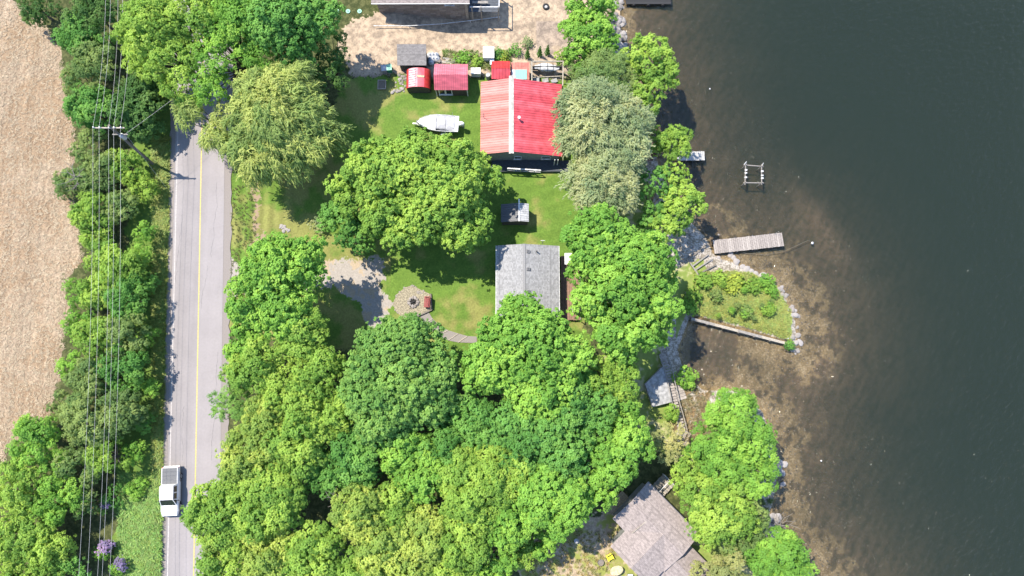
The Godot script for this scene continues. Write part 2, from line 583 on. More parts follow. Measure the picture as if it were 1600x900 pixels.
func make_water() -> void:
	var wm := StandardMaterial3D.new()
	wm.resource_name = "water_surface"
	wm.transparency = BaseMaterial3D.TRANSPARENCY_ALPHA
	wm.albedo_color = Color(0.25, 0.3, 0.3, 0.02)
	wm.roughness = 0.06
	wm.metallic_specular = 0.34
	var f := FastNoiseLite.new()
	f.seed = 90
	f.frequency = 0.03
	f.fractal_octaves = 4
	var im := f.get_seamless_image(512, 256)
	im.resize(512, 512, Image.INTERPOLATE_CUBIC)
	im.bump_map_to_normal_map(9.0)
	wm.normal_enabled = true
	wm.normal_scale = 0.9
	wm.normal_texture = ImageTexture.create_from_image(im)
	wm.uv1_scale = Vector3(60, 60, 1)
	begin()
	# a sheet that stops inland under the bank; its texture runs with the wind, across the picture's diagonal
	var pts := [Vector2(10, -420), Vector2(420, -420), Vector2(420, 420), Vector2(10, 420)]
	for k in [0, 1, 2, 0, 2, 3]:
		var p: Vector2 = pts[k]
		var r := p.rotated(-1.0) / 600.0
		st.set_uv(r)
		st.add_vertex(Vector3(p.x, WATER, p.y))
	st.generate_normals()
	st.generate_tangents()
	var o := MeshInstance3D.new()
	o.mesh = st.commit()
	o.material_override = wm
	o.name = "lake_water"
	add_child(o)
	structure(o, "dark green lake water, brown and clear over the shallows")
	var fog := FogVolume.new()
	fog.name = "water_murk"
	fog.shape = RenderingServer.FOG_VOLUME_SHAPE_BOX
	fog.size = Vector3(420, 9.0, 840)
	fog.position = Vector3(10 + 210, WATER - 4.505, 0)
	var fm := FogMaterial.new()
	fm.density = 0.8
	fm.albedo = lin(0.085, 0.124, 0.080)
	fog.material = fm
	fog.set_meta("kind", "structure")
	add_child(fog)

# ---------------------------------------------------------------- plants
var clumps := {}

func clump_mesh(seed_: int, n: int, radius: float, ll: float, lw: float, flat: float, tn: float) -> ArrayMesh:
	var r := RandomNumberGenerator.new()
	r.seed = seed_
	var s := SurfaceTool.new()
	s.begin(Mesh.PRIMITIVE_TRIANGLES)
	s.set_smooth_group(-1)
	for i in n:
		var d := Vector3(r.randf_range(-1, 1), r.randf_range(-0.45, 1), r.randf_range(-1, 1))
		if d.length() > 1.2:
			d = d.normalized()
		var p := d * radius * r.randf_range(0.55, 1.0)
		p.y *= flat
		var nn := (d * 0.55 + Vector3.UP * 0.95 + Vector3(r.randf_range(-1, 1), r.randf_range(-1, 1), r.randf_range(-1, 1)) * 0.5).normalized()
		var ax := nn.cross(Vector3(r.randf_range(-1, 1), r.randf_range(-1, 1), r.randf_range(-1, 1))).normalized()
		var si := nn.cross(ax)
		var k := tn * r.randf_range(0.8, 1.2)
		var L := ll * r.randf_range(0.75, 1.25) * 0.5
		var Wd := lw * r.randf_range(0.75, 1.25) * 0.5
		s.set_color(Color(k * r.randf_range(0.93, 1.09), k, k * r.randf_range(0.8, 1.15)))
		var a := p - ax * L
		var b := p + si * Wd + nn * Wd * 0.25
		var c := p + ax * L
		var e := p - si * Wd + nn * Wd * 0.25
		for v in [a, b, c, a, c, e]:
			s.add_vertex(v)
	s.generate_normals()
	return s.commit()

func strand_mesh(seed_: int, n: int, length: float, ll: float, lw: float, droop: float, tn: float) -> ArrayMesh:
	# hanging shoots that arch outwards along +z, hung with narrow leaves
	var r := RandomNumberGenerator.new()
	r.seed = seed_
	var s := SurfaceTool.new()
	s.begin(Mesh.PRIMITIVE_TRIANGLES)
	s.set_smooth_group(-1)
	for i in n:
		var az := r.randf_range(-0.9, 0.9)
		var out := Vector3(sin(az), 0, cos(az))
		var L := length * r.randf_range(0.6, 1.15)
		var start := Vector3(r.randf_range(-0.25, 0.25), r.randf_range(-0.1, 0.18), r.randf_range(-0.3, 0.2))
		var tone := tn * r.randf_range(0.8, 1.2)
		var m := 9
		for k in m:
			var t := (k + 0.5) / m
			var p := start + out * L * t * (1.0 - 0.25 * t) + Vector3.DOWN * droop * L * t * t
			p += Vector3(r.randf_range(-1, 1), r.randf_range(-1, 1), r.randf_range(-1, 1)) * 0.045
			var ax := (out + Vector3.DOWN * droop * 1.6 * t + Vector3(r.randf_range(-1, 1), r.randf_range(-0.5, 0.7), r.randf_range(-1, 1)) * 0.55).normalized()
			var si := ax.cross(Vector3(r.randf_range(-0.7, 0.7), 1, r.randf_range(-0.7, 0.7))).normalized()
			var kk := tone * r.randf_range(0.85, 1.15)
			s.set_color(Color(kk * r.randf_range(0.95, 1.06), kk, kk * r.randf_range(0.85, 1.1)))
			var a := p - ax * ll * 0.5
			var c := p + ax * ll * 0.5
			for v in [a, p + si * lw * 0.5, c, a, c, p - si * lw * 0.5]:
				s.add_vertex(v)
	s.generate_normals()
	return s.commit()

func make_clumps() -> void:
	var t := [0.86, 1.0, 1.14, 0.96]
	for k in 4:
		clumps["broad%d" % k] = clump_mesh(1 + k, 38, 0.32, 0.22, 0.17, 0.8, t[k])
		clumps["dense%d" % k] = clump_mesh(11 + k, 40, 0.29, 0.19, 0.16, 0.95, t[k])
		clumps["fine%d" % k] = clump_mesh(21 + k, 42, 0.33, 0.19, 0.12, 0.75, t[k])
		clumps["strand%d" % k] = strand_mesh(31 + k, 9, 0.95, 0.24, 0.085, 0.9, t[k])
		clumps["sage%d" % k] = clump_mesh(41 + k, 52, 0.50, 0.25, 0.085, 0.8, t[k]) if k % 2 else strand_mesh(41 + k, 8, 0.85, 0.22, 0.07, 0.35, t[k])
		clumps["needle%d" % k] = strand_mesh(51 + k, 9, 0.7, 0.18, 0.07, 0.25, t[k])
	clumps["tuft"] = [tuft_mesh(12), tuft_mesh(13)]

const SIZES := [0.6, 1.05, 1.6]
var boughs := {}

func bough(style: String, size: int, variant: int) -> ArrayMesh:   # a bough's foliage: clumps of leaves about a centre, outwards along +z
	var key := "%s_%d_%d" % [style, size, variant]
	if boughs.has(key):
		return boughs[key]
	var sty: Array = STYLE[style]
	var lr: float = SIZES[size]
	var r := RandomNumberGenerator.new()
	r.seed = hash(key)
	var s := SurfaceTool.new()
	s.begin(Mesh.PRIMITIVE_TRIANGLES)
	var n := int(4.0 * PI * lr * lr * sty[1] * 0.62) + 4
	for k in n:
		if r.randf() < 0.1:
			continue
		var y := 1.0 - (k + r.randf()) / n * 1.5
		var az := k * 2.39996 + r.randf_range(-0.3, 0.3)
		var rr := sqrt(maxf(0.0, 1.0 - y * y))
		var d := Vector3(cos(az) * rr, y, sin(az) * rr)
		var rad := lr * r.randf_range(0.62, 1.22)
		var stray := r.randf() < 0.13
		if stray:
			rad = lr * r.randf_range(1.15, 1.45)
		elif r.randf() < 0.12:
			rad = lr * r.randf_range(0.3, 0.7)
		var up := (d * 0.75 + Vector3.UP * 0.6).normalized()
		var b: Basis
		if sty[0] in ["strand", "sage", "needle"]:
			var f := (Vector3(0, 0, 0.9) + Vector3(d.x, 0, d.z) * 1.3 + Vector3(r.randf_range(-0.8, 0.8), 0, r.randf_range(-0.8, 0.8))).normalized()
			b = Basis(Vector3.UP.cross(f).normalized(), Vector3.UP, f)
		else:
			var x := up.cross(Vector3(r.randf_range(-1, 1), 0.01, r.randf_range(-1, 1))).normalized()
			b = Basis(x, up, x.cross(up))
		var sc: float = sty[2] * r.randf_range(0.55, 1.4) * (0.75 if size == 0 else 1.0) * (0.62 if stray else 1.0)
		s.append_from(clumps["%s%d" % [sty[0], r.randi_range(0, 3)]], 0, Transform3D(b.scaled(Vector3.ONE * sc), d * rad))
	boughs[key] = s.commit()
	return boughs[key]

func leaf_mat(tone: String, level: int) -> StandardMaterial3D:
	var key := "leaf_%s_%d" % [tone, level]
	if mats.has(key):
		return mats[key]
	var t: Array = TONE[tone]
	var k: float = [0.8, 1.0, 1.16][level] * LEAF
	var m := mat(key, lin(minf(0.95, t[0] * k * [0.9, 1.0, 1.1][level]), minf(0.95, t[1] * k), t[2] * k * 1.25), 0.5)
	m.vertex_color_use_as_albedo = true
	m.backlight_enabled = true
	m.backlight = lin(0.72, 0.80, 0.32)
	m.metallic_specular = 0.22
	return m

func tuft_mesh(seed_: int) -> ArrayMesh:
	var r := RandomNumberGenerator.new()
	r.seed = seed_
	var s := SurfaceTool.new()
	s.begin(Mesh.PRIMITIVE_TRIANGLES)
	s.set_smooth_group(-1)
	for i in 22:
		var az := r.randf_range(0, TAU)
		var out := Vector3(cos(az), 0, sin(az))
		var L := r.randf_range(0.25, 0.6)
		var b := out * r.randf_range(0.0, 0.18)
		var si := Vector3(-out.z, 0, out.x) * r.randf_range(0.015, 0.035)
		var mid := b + Vector3.UP * L * 0.6 + out * L * 0.25
		var tip := b + Vector3.UP * L * 0.72 + out * L * r.randf_range(0.5, 0.9)
		var k := r.randf_range(0.7, 1.25)
		s.set_color(Color(k, k, k))
		for v in [b - si, b + si, mid + si, b - si, mid + si, mid - si, mid - si, mid + si, tip]:
			s.add_vertex(v)
	s.generate_normals()
	return s.commit()

func scatter(called: String, mesh: Mesh, m: Material, places: Array, tints: Array, parent: Node) -> MultiMeshInstance3D:
	var mm := MultiMesh.new()
	mm.transform_format = MultiMesh.TRANSFORM_3D
	mm.use_colors = true
	mm.mesh = mesh
	mm.instance_count = places.size()
	for i in places.size():
		mm.set_instance_transform(i, places[i])
		mm.set_instance_color(i, tints[i])
	var o := MultiMeshInstance3D.new()
	o.multimesh = mm
	o.material_override = m
	o.name = called
	parent.add_child(o, true)
	return o

const LEAF := 2.65
const TONE := {
	"lime": [0.117, 0.182, 0.028], "yellow": [0.143, 0.188, 0.034], "fresh": [0.098, 0.18, 0.026], "green": [0.066, 0.142, 0.026], "dense": [0.08, 0.148, 0.029],
	"deep": [0.045, 0.088, 0.02], "hedge": [0.088, 0.128, 0.034], "willow": [0.148, 0.182, 0.046], "sage": [0.14, 0.162, 0.068], "olive": [0.15, 0.155, 0.05], "gold": [0.15, 0.188, 0.028], "lilac": [0.18, 0.13, 0.19],
}
const STYLE := {   # clump kind, clumps on a square metre of crown, size
	"broad": ["broad", 3.9, 1.0], "dense": ["dense", 4.5, 1.0], "fine": ["fine", 4.3, 1.0], "strand": ["strand", 3.4, 1.0], "sage": ["sage", 4.6, 1.0], "needle": ["needle", 7.0, 0.8], "bush": ["fine", 6.0, 0.9], "small": ["dense", 10.0, 0.62],
}

# circles: [px, py, radius px, height of that part's top]; the crown is built of lobes inside each
func tree(called: String, label: String, group: String, tone: String, style: String, circles: Array, bark := "bark", gap := 0.1, category := "tree") -> Node3D:
	var base := Vector3.ZERO
	var parts := []
	for c in circles:
		var top: float = c[3]
		var r: float = c[2] * 1.0 * mpp(c[1], top * 0.6)
		var ry := minf(r * 0.85, top * 0.46)
		var g := G(c[0], c[1])
		var at := P(c[0], c[1], g.y + top - ry)
		parts.append([at, r, ry, g.y])
		base += at
	base /= circles.size()
	base.y = gh(base.x, base.z)
	if style == "strand" or style == "sage":
		pass
	var o := thing(called, label, category, base, group)
	rng.seed = int(absf(circles[0][0] * 7919.0 + circles[0][1] * 104729.0)) % 1000003
	var sty: Array = STYLE[style]
	var lobes := []
	for p in parts:
		var r: float = p[1]
		var ry: float = p[2]
		var n := clampi(int(r * r * 1.5) + 5, 6, 42)
		for k in n:
			var y := 1.0 - (k + 0.5) / n * 1.25
			var az := k * 2.39996 + rng.randf_range(-0.35, 0.35)
			var rr := sqrt(maxf(0.0, 1.0 - y * y)) * rng.randf_range(0.75, 1.16)
			var lr := clampf(r * rng.randf_range(0.22, 0.40), 0.5, 1.6)
			if r < 1.2:
				lr = r * 0.55
			var q_ := Vector3(cos(az) * rr * (r - lr * 0.75), y * (ry - lr * 0.6) * rng.randf_range(0.62, 1.12), sin(az) * rr * (r - lr * 0.75))
			lobes.append([p[0] - base + q_, lr, p[0] - base])
	# trunk and limbs
	begin()
	var hub: Vector3 = Vector3(0, maxf(0.4, (parts[0][0].y - base.y) * 0.45), 0)
	var tr := clampf(parts[0][1] * 0.055, 0.05, 0.32) * (1.3 if circles.size() > 1 else 1.0)
	tube([Vector3(0, -0.1, 0), hub * 0.5 + Vector3(rng.randf_range(-0.1, 0.1), 0, rng.randf_range(-0.1, 0.1)), hub], tr * 1.2, tr * 0.85, 7)
	for k in range(0, lobes.size(), 2):
		var e: Vector3 = lobes[k][0]
		var mid := hub.lerp(e, 0.5) + Vector3(rng.randf_range(-0.3, 0.3), rng.randf_range(-0.2, 0.4), rng.randf_range(-0.3, 0.3))
		tube([hub, mid, e], tr * 0.5, 0.025, 5)
	put("trunk", mats[bark], o)
	# foliage
	var crown := Node3D.new()
	crown.name = "crown"
	o.add_child(crown)
	for li in lobes.size():
		if rng.randf() < gap * 0.9:
			continue
		var c: Vector3 = lobes[li][0]
		var lr: float = lobes[li][1]
		var size := 0 if lr < 0.8 else (1 if lr < 1.3 else 2)
		var outw: Vector3 = c - lobes[li][2]
		var m := MeshInstance3D.new()
		m.name = "bough"
		m.mesh = bough(style, size, rng.randi_range(0, 2))
		m.material_override = leaf_mat(tone, rng.randi_range(0, 2))
		crown.add_child(m, true)
		var turn := atan2(outw.x, outw.z) if sty[0] in ["strand", "sage", "needle"] else rng.randf_range(0, TAU)
		m.transform = Transform3D(Basis(Vector3.UP, turn).scaled(Vector3.ONE * lr / SIZES[size]), c)
	return o

func strip(x0: float, x1: float, y: float, z0: float, z1: float, n: int, ragged := 0.0) -> void:
	for i in n:
		var za := lerpf(z0, z1, float(i) / n)
		var zb := lerpf(z0, z1, float(i + 1) / n)
		var ra := bump.get_noise_2d(za * 9.0, x0 * 5.0) * ragged
		var rb := bump.get_noise_2d(zb * 9.0, x0 * 5.0) * ragged
		q(Vector3(road_x(za) + x0 + ra, y, za), Vector3(road_x(za) + x1 + ra, y, za), Vector3(road_x(zb) + x1 + rb, y, zb), Vector3(road_x(zb) + x0 + rb, y, zb), Vector3.UP)

func make_road() -> void:
	org = Vector3.ZERO
	begin()
	strip(-3.75, 3.6, 0.045, -130, 110, 400, 0.25)
	structure(put("road_shoulder", mats["gravel_edge"]), "pale gravel shoulder along both edges of the road")
	begin()
	strip(-3.1, 2.75, 0.065, -130, 110, 2)
	var road := put("road", mats["asphalt"])
	structure(road, "grey two lane asphalt road")
	begin()
	strip(-0.06, 0.06, 0.069, -130, 110, 2)
	put("centre_line", mats["yellow_paint"], road)
	begin()
	strip(-2.9, -2.8, 0.069, -130, 110, 2)
	put("edge_line", mats["white_paint"], road)
	rng.seed = 71
	for c in [[1.9, -24.0, 9.0], [0.9, -14.0, 5.0], [-1.4, 2.0, 6.0], [2.3, -4.0, 12.0], [-2.2, -20.0, 8.0]]:
		begin()
		var x: float = c[0]
		var px: float = x
		for i in 24:
			var za: float = c[1] + c[2] * i / 24.0
			var zb: float = c[1] + c[2] * (i + 1) / 24.0
			x += rng.randf_range(-0.12, 0.12)
			q(Vector3(road_x(za) + px - 0.02, 0.068, za), Vector3(road_x(za) + px + 0.02, 0.068, za), Vector3(road_x(zb) + x + 0.02, 0.068, zb), Vector3(road_x(zb) + x - 0.02, 0.068, zb), Vector3.UP)
			px = x
		put("crack", mats["patch"], road)

func make_trees() -> void:
	# hedgerow between the field and the road: columns of bushy trees
	var hedge := [
		[62, 14, 30, 6, "deep"], [132, 62, 40, 8, "green"], [132, 128, 33, 7, "hedge"], [150, 22, 38, 9, "deep"], [150, 96, 34, 8, "hedge"], [146, 168, 38, 7, "green"], [214, 128, 36, 8, "hedge"],
		[142, 232, 30, 5, "hedge"], [112, 288, 26, 4.5, "hedge"], [152, 272, 34, 6, "hedge"], [198, 262, 30, 5, "lime"], [226, 294, 28, 6, "lime"], [146, 336, 34, 6, "lime"], [188, 326, 30, 5, "hedge"], [152, 372, 26, 5, "lime"],
		[228, 364, 22, 6, "fresh"], [160, 400, 30, 6, "lime"], [190, 418, 36, 7, "lime"], [222, 396, 22, 6, "fresh"], [126, 456, 25, 5, "fresh"], [160, 456, 36, 6, "lime"], [204, 466, 34, 7, "green"], [232, 444, 18, 5, "green"],
		[127, 512, 27, 5, "fresh"], [152, 528, 36, 7, "lime"], [200, 520, 38, 7, "hedge"], [232, 526, 20, 5, "fresh"], [118, 572, 26, 5, "fresh"], [148, 592, 38, 7, "hedge"], [196, 576, 38, 7, "green"], [236, 606, 16, 5, "fresh"],
		[106, 634, 27, 5, "hedge"], [142, 656, 42, 8, "hedge"], [190, 644, 38, 7, "hedge"], [226, 660, 22, 5, "green"], [56, 690, 40, 8, "fresh"], [90, 726, 28, 7, "fresh"], [128, 726, 36, 7, "hedge"], [170, 716, 34, 7, "lime"], [210, 706, 22, 5, "fresh"],
		[36, 762, 44, 9, "lime"], [92, 782, 40, 8, "fresh"], [132, 786, 24, 6, "hedge"], [28, 846, 46, 9, "lime"], [78, 856, 42, 8, "lime"], [112, 902, 30, 7, "green"], [52, 920, 40, 9, "lime"], [8, 930, 40, 8, "lime"],
		[214, 762, 20, 3, "fresh"], [178, 776, 18, 3, "green"]]
	var hl := {"deep": "dark shaded tree in the hedgerow between stubble field and road", "green": "mid green bushy tree in the hedgerow under the power lines", "hedge": "dull olive green tree in the hedgerow beside the stubble field",
		"lime": "yellow green leafy tree in the hedgerow between field and road", "fresh": "bright green young tree in the hedgerow beside the road verge"}
	var hx := {"62,14": "dark bush jutting over the far corner of the stubble field", "142,232": "olive shrubby tree below the pole at the field edge", "226,294": "yellow green tree between the pole foot and the road verge", "198,262": "small yellow green tree at the foot of the leaning pole", "56,690": "bright green tree spilling onto the stubble field corner", "36,762": "yellow green tree at the lower corner of the stubble field",
		"214,762": "low bright green bush beside the parked pickup truck", "178,776": "low dark bush behind the small lilac", "112,902": "mid green tree beside the flowering lilacs", "150,22": "dark tree directly under the far power lines", "236,606": "small bright tree leaning to the road shoulder ahead of the pickup", "112,288": "olive bush where the field edge notches inward"}
	for a in hedge:
		var low := 0.5 if a[0] > 205 else 0.72
		if a[0] > 205:
			a[2] *= 0.86
		tree("hedgerow_tree", hx.get("%d,%d" % [a[0], a[1]], hl[a[4]]), "trees of the hedgerow", a[4], "bush" if a[3] < 6.5 else "fine", [[a[0], a[1], a[2], a[3] * low]])
	tree("hedgerow_tree", "dark round broad leaved tree beside the utility pole", "", "deep", "broad", [[222, 176, 44, 5.5], [232, 140, 34, 5]])
	# over the road, at its far end
	tree("roadside_tree", "tall bright green tree overhanging the road beyond the willow", "", "lime", "fine", [[240, 44, 50, 12], [272, 92, 44, 11], [305, 30, 44, 12], [230, 92, 34, 9], [282, 138, 32, 9]], "bark", 0.12)
	tree("roadside_tree", "fresh green tree reaching over the road beside the willow top", "", "fresh", "fine", [[380, 40, 46, 12], [408, 92, 32, 10], [338, 92, 36, 11], [345, 30, 36, 12], [330, 138, 30, 10]], "bark", 0.12)
	tree("roadside_tree", "deep green spreading tree behind the willow", "", "green", "broad", [[440, 36, 52, 13], [492, 34, 40, 11], [462, 92, 30, 10]])
	tree("roadside_tree", "dark thin tree at the edge of the dirt yard", "", "deep", "fine", [[520, 78, 28, 8], [514, 122, 28, 7]], "bark", 0.3)
	tree("willow_tree", "big yellow green weeping willow leaning over the road", "", "willow", "strand", [[440, 180, 66, 12], [478, 218, 50, 10], [408, 236, 48, 10], [412, 150, 40, 11], [452, 130, 38, 11]], "bark", 0.06)
	tree("willow_tree", "sparse yellow willow boughs hanging above the asphalt", "", "willow", "strand", [[298, 172, 26, 8], [340, 214, 30, 7], [356, 176, 26, 9]], "bark", 0.3)
	# lawn
	tree("maple_tree", "widest lime green maple, on the lawn beside the parked boat", "", "lime", "broad", [[640, 268, 58, 11], [588, 268, 48, 10.5], [702, 272, 54, 11], [745, 284, 42, 8.5], [556, 300, 40, 9], [690, 318, 54, 11], [640, 350, 46, 9.5], [722, 352, 42, 9], [606, 330, 40, 9.5]], "bark", 0.13)
	tree("maple_tree", "dark green low tree tucked under the widest maple", "", "green", "dense", [[536, 345, 36, 7], [560, 372, 24, 6]])
	tree("ash_tree", "rich green round tree between the road and the gravel driveway", "", "fresh", "broad", [[430, 420, 52, 12], [470, 408, 42, 11], [400, 465, 46, 11], [445, 490, 46, 11], [392, 505, 30, 9]], "bark", 0.12)
	tree("chestnut_tree", "dense blue green domed tree below the fire pit path", "", "dense", "dense", [[620, 585, 78, 13.5], [600, 625, 66, 12.5], [660, 600, 60, 12.5], [640, 545, 50, 12]], "bark", 0.12)
	tree("maple_tree", "bright green maple covering the end of the grey shingle roof", "", "fresh", "broad", [[820, 545, 72, 13], [770, 570, 48, 12], [870, 560, 50, 12], [820, 500, 42, 11], [840, 610, 56, 12]], "bark", 0.1)
	tree("maple_tree", "large fresh green tree between the grey shingle house and lake", "", "fresh", "broad", [[940, 380, 54, 12], [995, 412, 52, 12], [950, 455, 54, 12.5], [1015, 470, 48, 11], [975, 520, 50, 11.5], [1032, 506, 32, 9], [908, 432, 26, 8], [900, 372, 24, 8]], "bark", 0.12)
	tree("maple_tree", "deep green tree behind the maple at the grey roof", "", "green", "dense", [[820, 680, 60, 11.5], [880, 650, 52, 11], [880, 705, 50, 11], [930, 640, 38, 10]], "bark", 0.15)
	# wood
	var wood := [[400, 575, 44, 10, "lime"], [470, 525, 42, 10, "lime"], [500, 582, 40, 10, "lime"], [452, 620, 46, 10.5, "lime"], [418, 654, 40, 10, "yellow"], [470, 690, 48, 11, "lime"], [400, 712, 52, 10.5, "yellow"], [345, 800, 50, 10, "lime"],
		[420, 790, 54, 11, "lime"], [352, 872, 44, 9.5, "lime"], [420, 868, 46, 10, "yellow"], [490, 868, 50, 10.5, "lime"], [560, 715, 46, 10, "green"], [630, 700, 42, 10, "fresh"], [595, 650, 26, 8, "lime"], [660, 742, 44, 10, "fresh"], [560, 800, 42, 10.5, "yellow"],
		[614, 790, 40, 9.5, "lime"], [600, 862, 48, 10.5, "yellow"], [550, 912, 46, 10, "lime"], [660, 840, 44, 10, "yellow"], [690, 700, 36, 10, "green"], [742, 770, 54, 11.5, "lime"], [790, 735, 44, 11, "lime"], [726, 846, 44, 10, "lime"], [858, 775, 58, 11.5, "fresh"],
		[790, 820, 40, 10, "fresh"], [700, 905, 44, 9, "lime"], [770, 885, 34, 8, "fresh"], [970, 706, 48, 11, "fresh"], [935, 585, 34, 9, "lime"], [970, 598, 30, 9, "lime"], [974, 652, 30, 9, "fresh"], [740, 660, 40, 10, "green"], [700, 640, 30, 9, "green"], [640, 905, 40, 9.5, "yellow"],
		[366, 760, 30, 9, "lime"], [380, 540, 30, 9, "fresh"], [930, 760, 34, 9, "fresh"], [896, 790, 30, 8, "fresh"], [720, 730, 34, 10, "lime"], [430, 740, 34, 10, "lime"], [520, 650, 36, 10, "lime"], [510, 740, 34, 9, "green"], [850, 850, 24, 6, "fresh"], [815, 868, 24, 6, "lime"], [760, 810, 34, 9, "lime"], [905, 610, 30, 9, "green"], [490, 630, 30, 9, "lime"], [355, 840, 34, 9, "yellow"]]
	var wl := {"lime": "yellow green tree in the wood beside the road and houses", "yellow": "yellowish olive tree in blossom in the wood", "fresh": "fresh green tree in the wood around the houses", "green": "deep green tree in the shade of the wood"}
	var wx := {"345,800": "yellow green tree reaching over the road opposite the pickup truck", "352,872": "yellow green tree overhanging the asphalt behind the pickup truck", "400,575": "yellow green tree beside the dead grey branches", "470,525": "yellow green tree at the shaded edge of the driveway", "970,706": "fresh green tree overhanging the tip of the brown roof", "858,775": "fresh green tree above the sandy yard", "850,850": "small fresh green tree in the sandy yard beside the bicycle",
		"815,868": "small yellow green tree at the grassy edge of the sandy yard", "770,885": "fresh green tree screening the sandy yard", "935,585": "yellow green tree between the two green maples and the ramp", "970,598": "yellow green tree above the concrete pad", "974,652": "fresh green tree beside the board walkway", "560,715": "deep green tree below the dense blue green dome", "560,800": "yellowish tree beside the bare grey treetop", "896,790": "fresh green tree shading the left eave of the brown roof",
		"500,582": "yellow green tree touching the dense blue green dome", "418,654": "yellowish tree beside the roadside conifer", "930,760": "fresh green tree close against the brown roof"}
	for a in wood:
		tree("woodland_tree", wx.get("%d,%d" % [a[0], a[1]], wl[a[4]]), "trees of the wood", a[4], "fine" if a[4] != "fresh" else "broad", [[a[0], a[1], a[2], a[3]], [a[0] + a[2] * 0.35, a[1] - a[2] * 0.4, a[2] * 0.6, a[3] * 0.95], [a[0] - a[2] * 0.4, a[1] + a[2] * 0.35, a[2] * 0.55, a[3] * 0.9]], "bark", 0.14)
	tree("spruce_tree", "small blue green conifer at the road edge of the wood", "", "dense", "needle", [[362, 634, 30, 8]])
	# lakeside
	tree("shore_tree", "round green tree between the dirt yard and the stony bank", "", "fresh", "broad", [[918, 58, 40, 9], [945, 75, 30, 8], [905, 90, 28, 7]])
	tree("shore_tree", "leafy tree at the stony bank beyond the dirt yard", "", "fresh", "broad", [[918, -4, 38, 9], [945, 18, 22, 7]])
	tree("shore_tree", "yellow green two headed tree leaning out over the lake", "", "lime", "broad", [[1012, 96, 40, 10], [1042, 118, 26, 9], [1012, 142, 32, 9]])
	tree("shore_tree", "loose olive tree beside the two headed lakeside tree", "", "hedge", "sage", [[950, 118, 40, 9], [905, 112, 20, 6]])
	tree("silver_willow", "silvery sage willow touching the red metal roof", "", "sage", "sage", [[925, 178, 52, 11], [975, 200, 46, 10], [905, 215, 36, 9], [955, 235, 44, 10]], "bark_pale", 0.1)
	tree("silver_willow", "lower pale willow beside the slate deck and short dock", "", "sage", "sage", [[940, 290, 50, 9.5], [965, 262, 36, 9], [920, 265, 26, 7]], "bark_pale", 0.1)
	tree("shore_tree", "sunlit lime tree over the landing of the short dock", "", "lime", "fine", [[1055, 226, 30, 7], [1022, 218, 24, 6.5]])
	tree("shore_tree", "sunlit lime tree at the waterline between the two docks", "", "lime", "broad", [[1066, 318, 36, 8], [1056, 276, 24, 7], [1040, 360, 26, 7]])
	tree("shore_tree", "shaded green tree between silver willow and waterline", "", "green", "dense", [[1020, 290, 30, 7], [1022, 345, 30, 6]])
	tree("shore_tree", "dome of fresh green foliage on the point by the inlet", "", "fresh", "fine", [[1140, 650, 46, 8], [1170, 690, 44, 8], [1120, 690, 40, 8], [1175, 740, 38, 7.5], [1125, 735, 38, 7.5]], "bark", 0.08)
	tree("shore_tree", "paler green tree between brown roof and the point", "", "lime", "fine", [[1120, 795, 48, 8.5], [1150, 815, 36, 7.5], [1096, 770, 32, 7.5], [1100, 830, 30, 7]])
	tree("shore_tree", "green tree at the waterline beyond the rock pile", "", "fresh", "fine", [[1215, 880, 48, 7.5], [1245, 905, 34, 7], [1185, 870, 30, 7]])
	tree("shore_tree", "dull olive tree beside the brown roof corner", "", "olive", "fine", [[1140, 892, 36, 7], [1105, 900, 26, 6]])
	tree("shore_tree", "young lime tree between the walkway steps and the point", "", "lime", "fine", [[1082, 728, 28, 6], [1066, 752, 22, 5.5]])
	tree("shore_tree", "grey green thicket between the rock pile and brown roof", "", "hedge", "fine", [[1172, 832, 30, 6], [1180, 800, 26, 6], [1150, 856, 30, 6]])
	tree("spruce_tree", "golden olive drooping conifer beside the wooden steps", "", "olive", "needle", [[1040, 690, 26, 6]])
	tree("shrub", "low green shrub growing at the inlet bank below the ramp rail", "", "fresh", "bush", [[1072, 590, 20, 2]], "bark", 0.1, "shrub")
	tree("shrub", "bright shrub at the lower edge of the concrete ramp", "", "lime", "bush", [[1046, 645, 14, 2]], "bark", 0.1, "shrub")

# ---------------------------------------------------------------- buildings
func slope_basis(a: Vector3, b: Vector3, along: Vector3) -> Basis:   # x from a (high) to b (low), z along the ridge
	var x := (b - a).normalized()
	var z := along.normalized()
	var y := z.cross(x).normalized()
	if y.y < 0.0:
		y = -y
	return Basis(x, y, z)

# a slope of ribbed metal panels between a ridge line (r0, r1) and an eave line (e0, e1)
func metal_slope(parent: Node, r0: Vector3, r1: Vector3, e0: Vector3, e1: Vector3, n: int, key: String, kinds: int, ribs := 3) -> void:
	var b := slope_basis(r0, e0, r1 - r0)
	var L := (e0 - r0).length()
	var w := (r1 - r0).length() / n
	for i in n:
		var t := (i + 0.5) / n
		var c := (r0.lerp(r1, t) + e0.lerp(e1, t)) * 0.5 + b.y * 0.02 * (i % 2)
		begin()
		bx(c, Vector3(L, 0.04, w + 0.01), b)
		for k in ribs:
			bx(c + b.z * w * ((k + 0.5) / ribs - 0.5) + b.y * 0.035, Vector3(L, 0.05, 0.045), b)
		put("roof_panel", mats["%s_%d" % [key, (i * 7 + i / 3) % kinds] if kinds > 1 else key], parent)

func plain_slope(parent: Node, called: String, m: Material, r0: Vector3, r1: Vector3, e0: Vector3, e1: Vector3, th := 0.08) -> MeshInstance3D:
	var b := slope_basis(r0, e0, r1 - r0)
	begin()
	bx((r0 + r1 + e0 + e1) * 0.25, Vector3((e0 - r0).length(), th, (r1 - r0).length()), b)
	return put(called, m, parent)

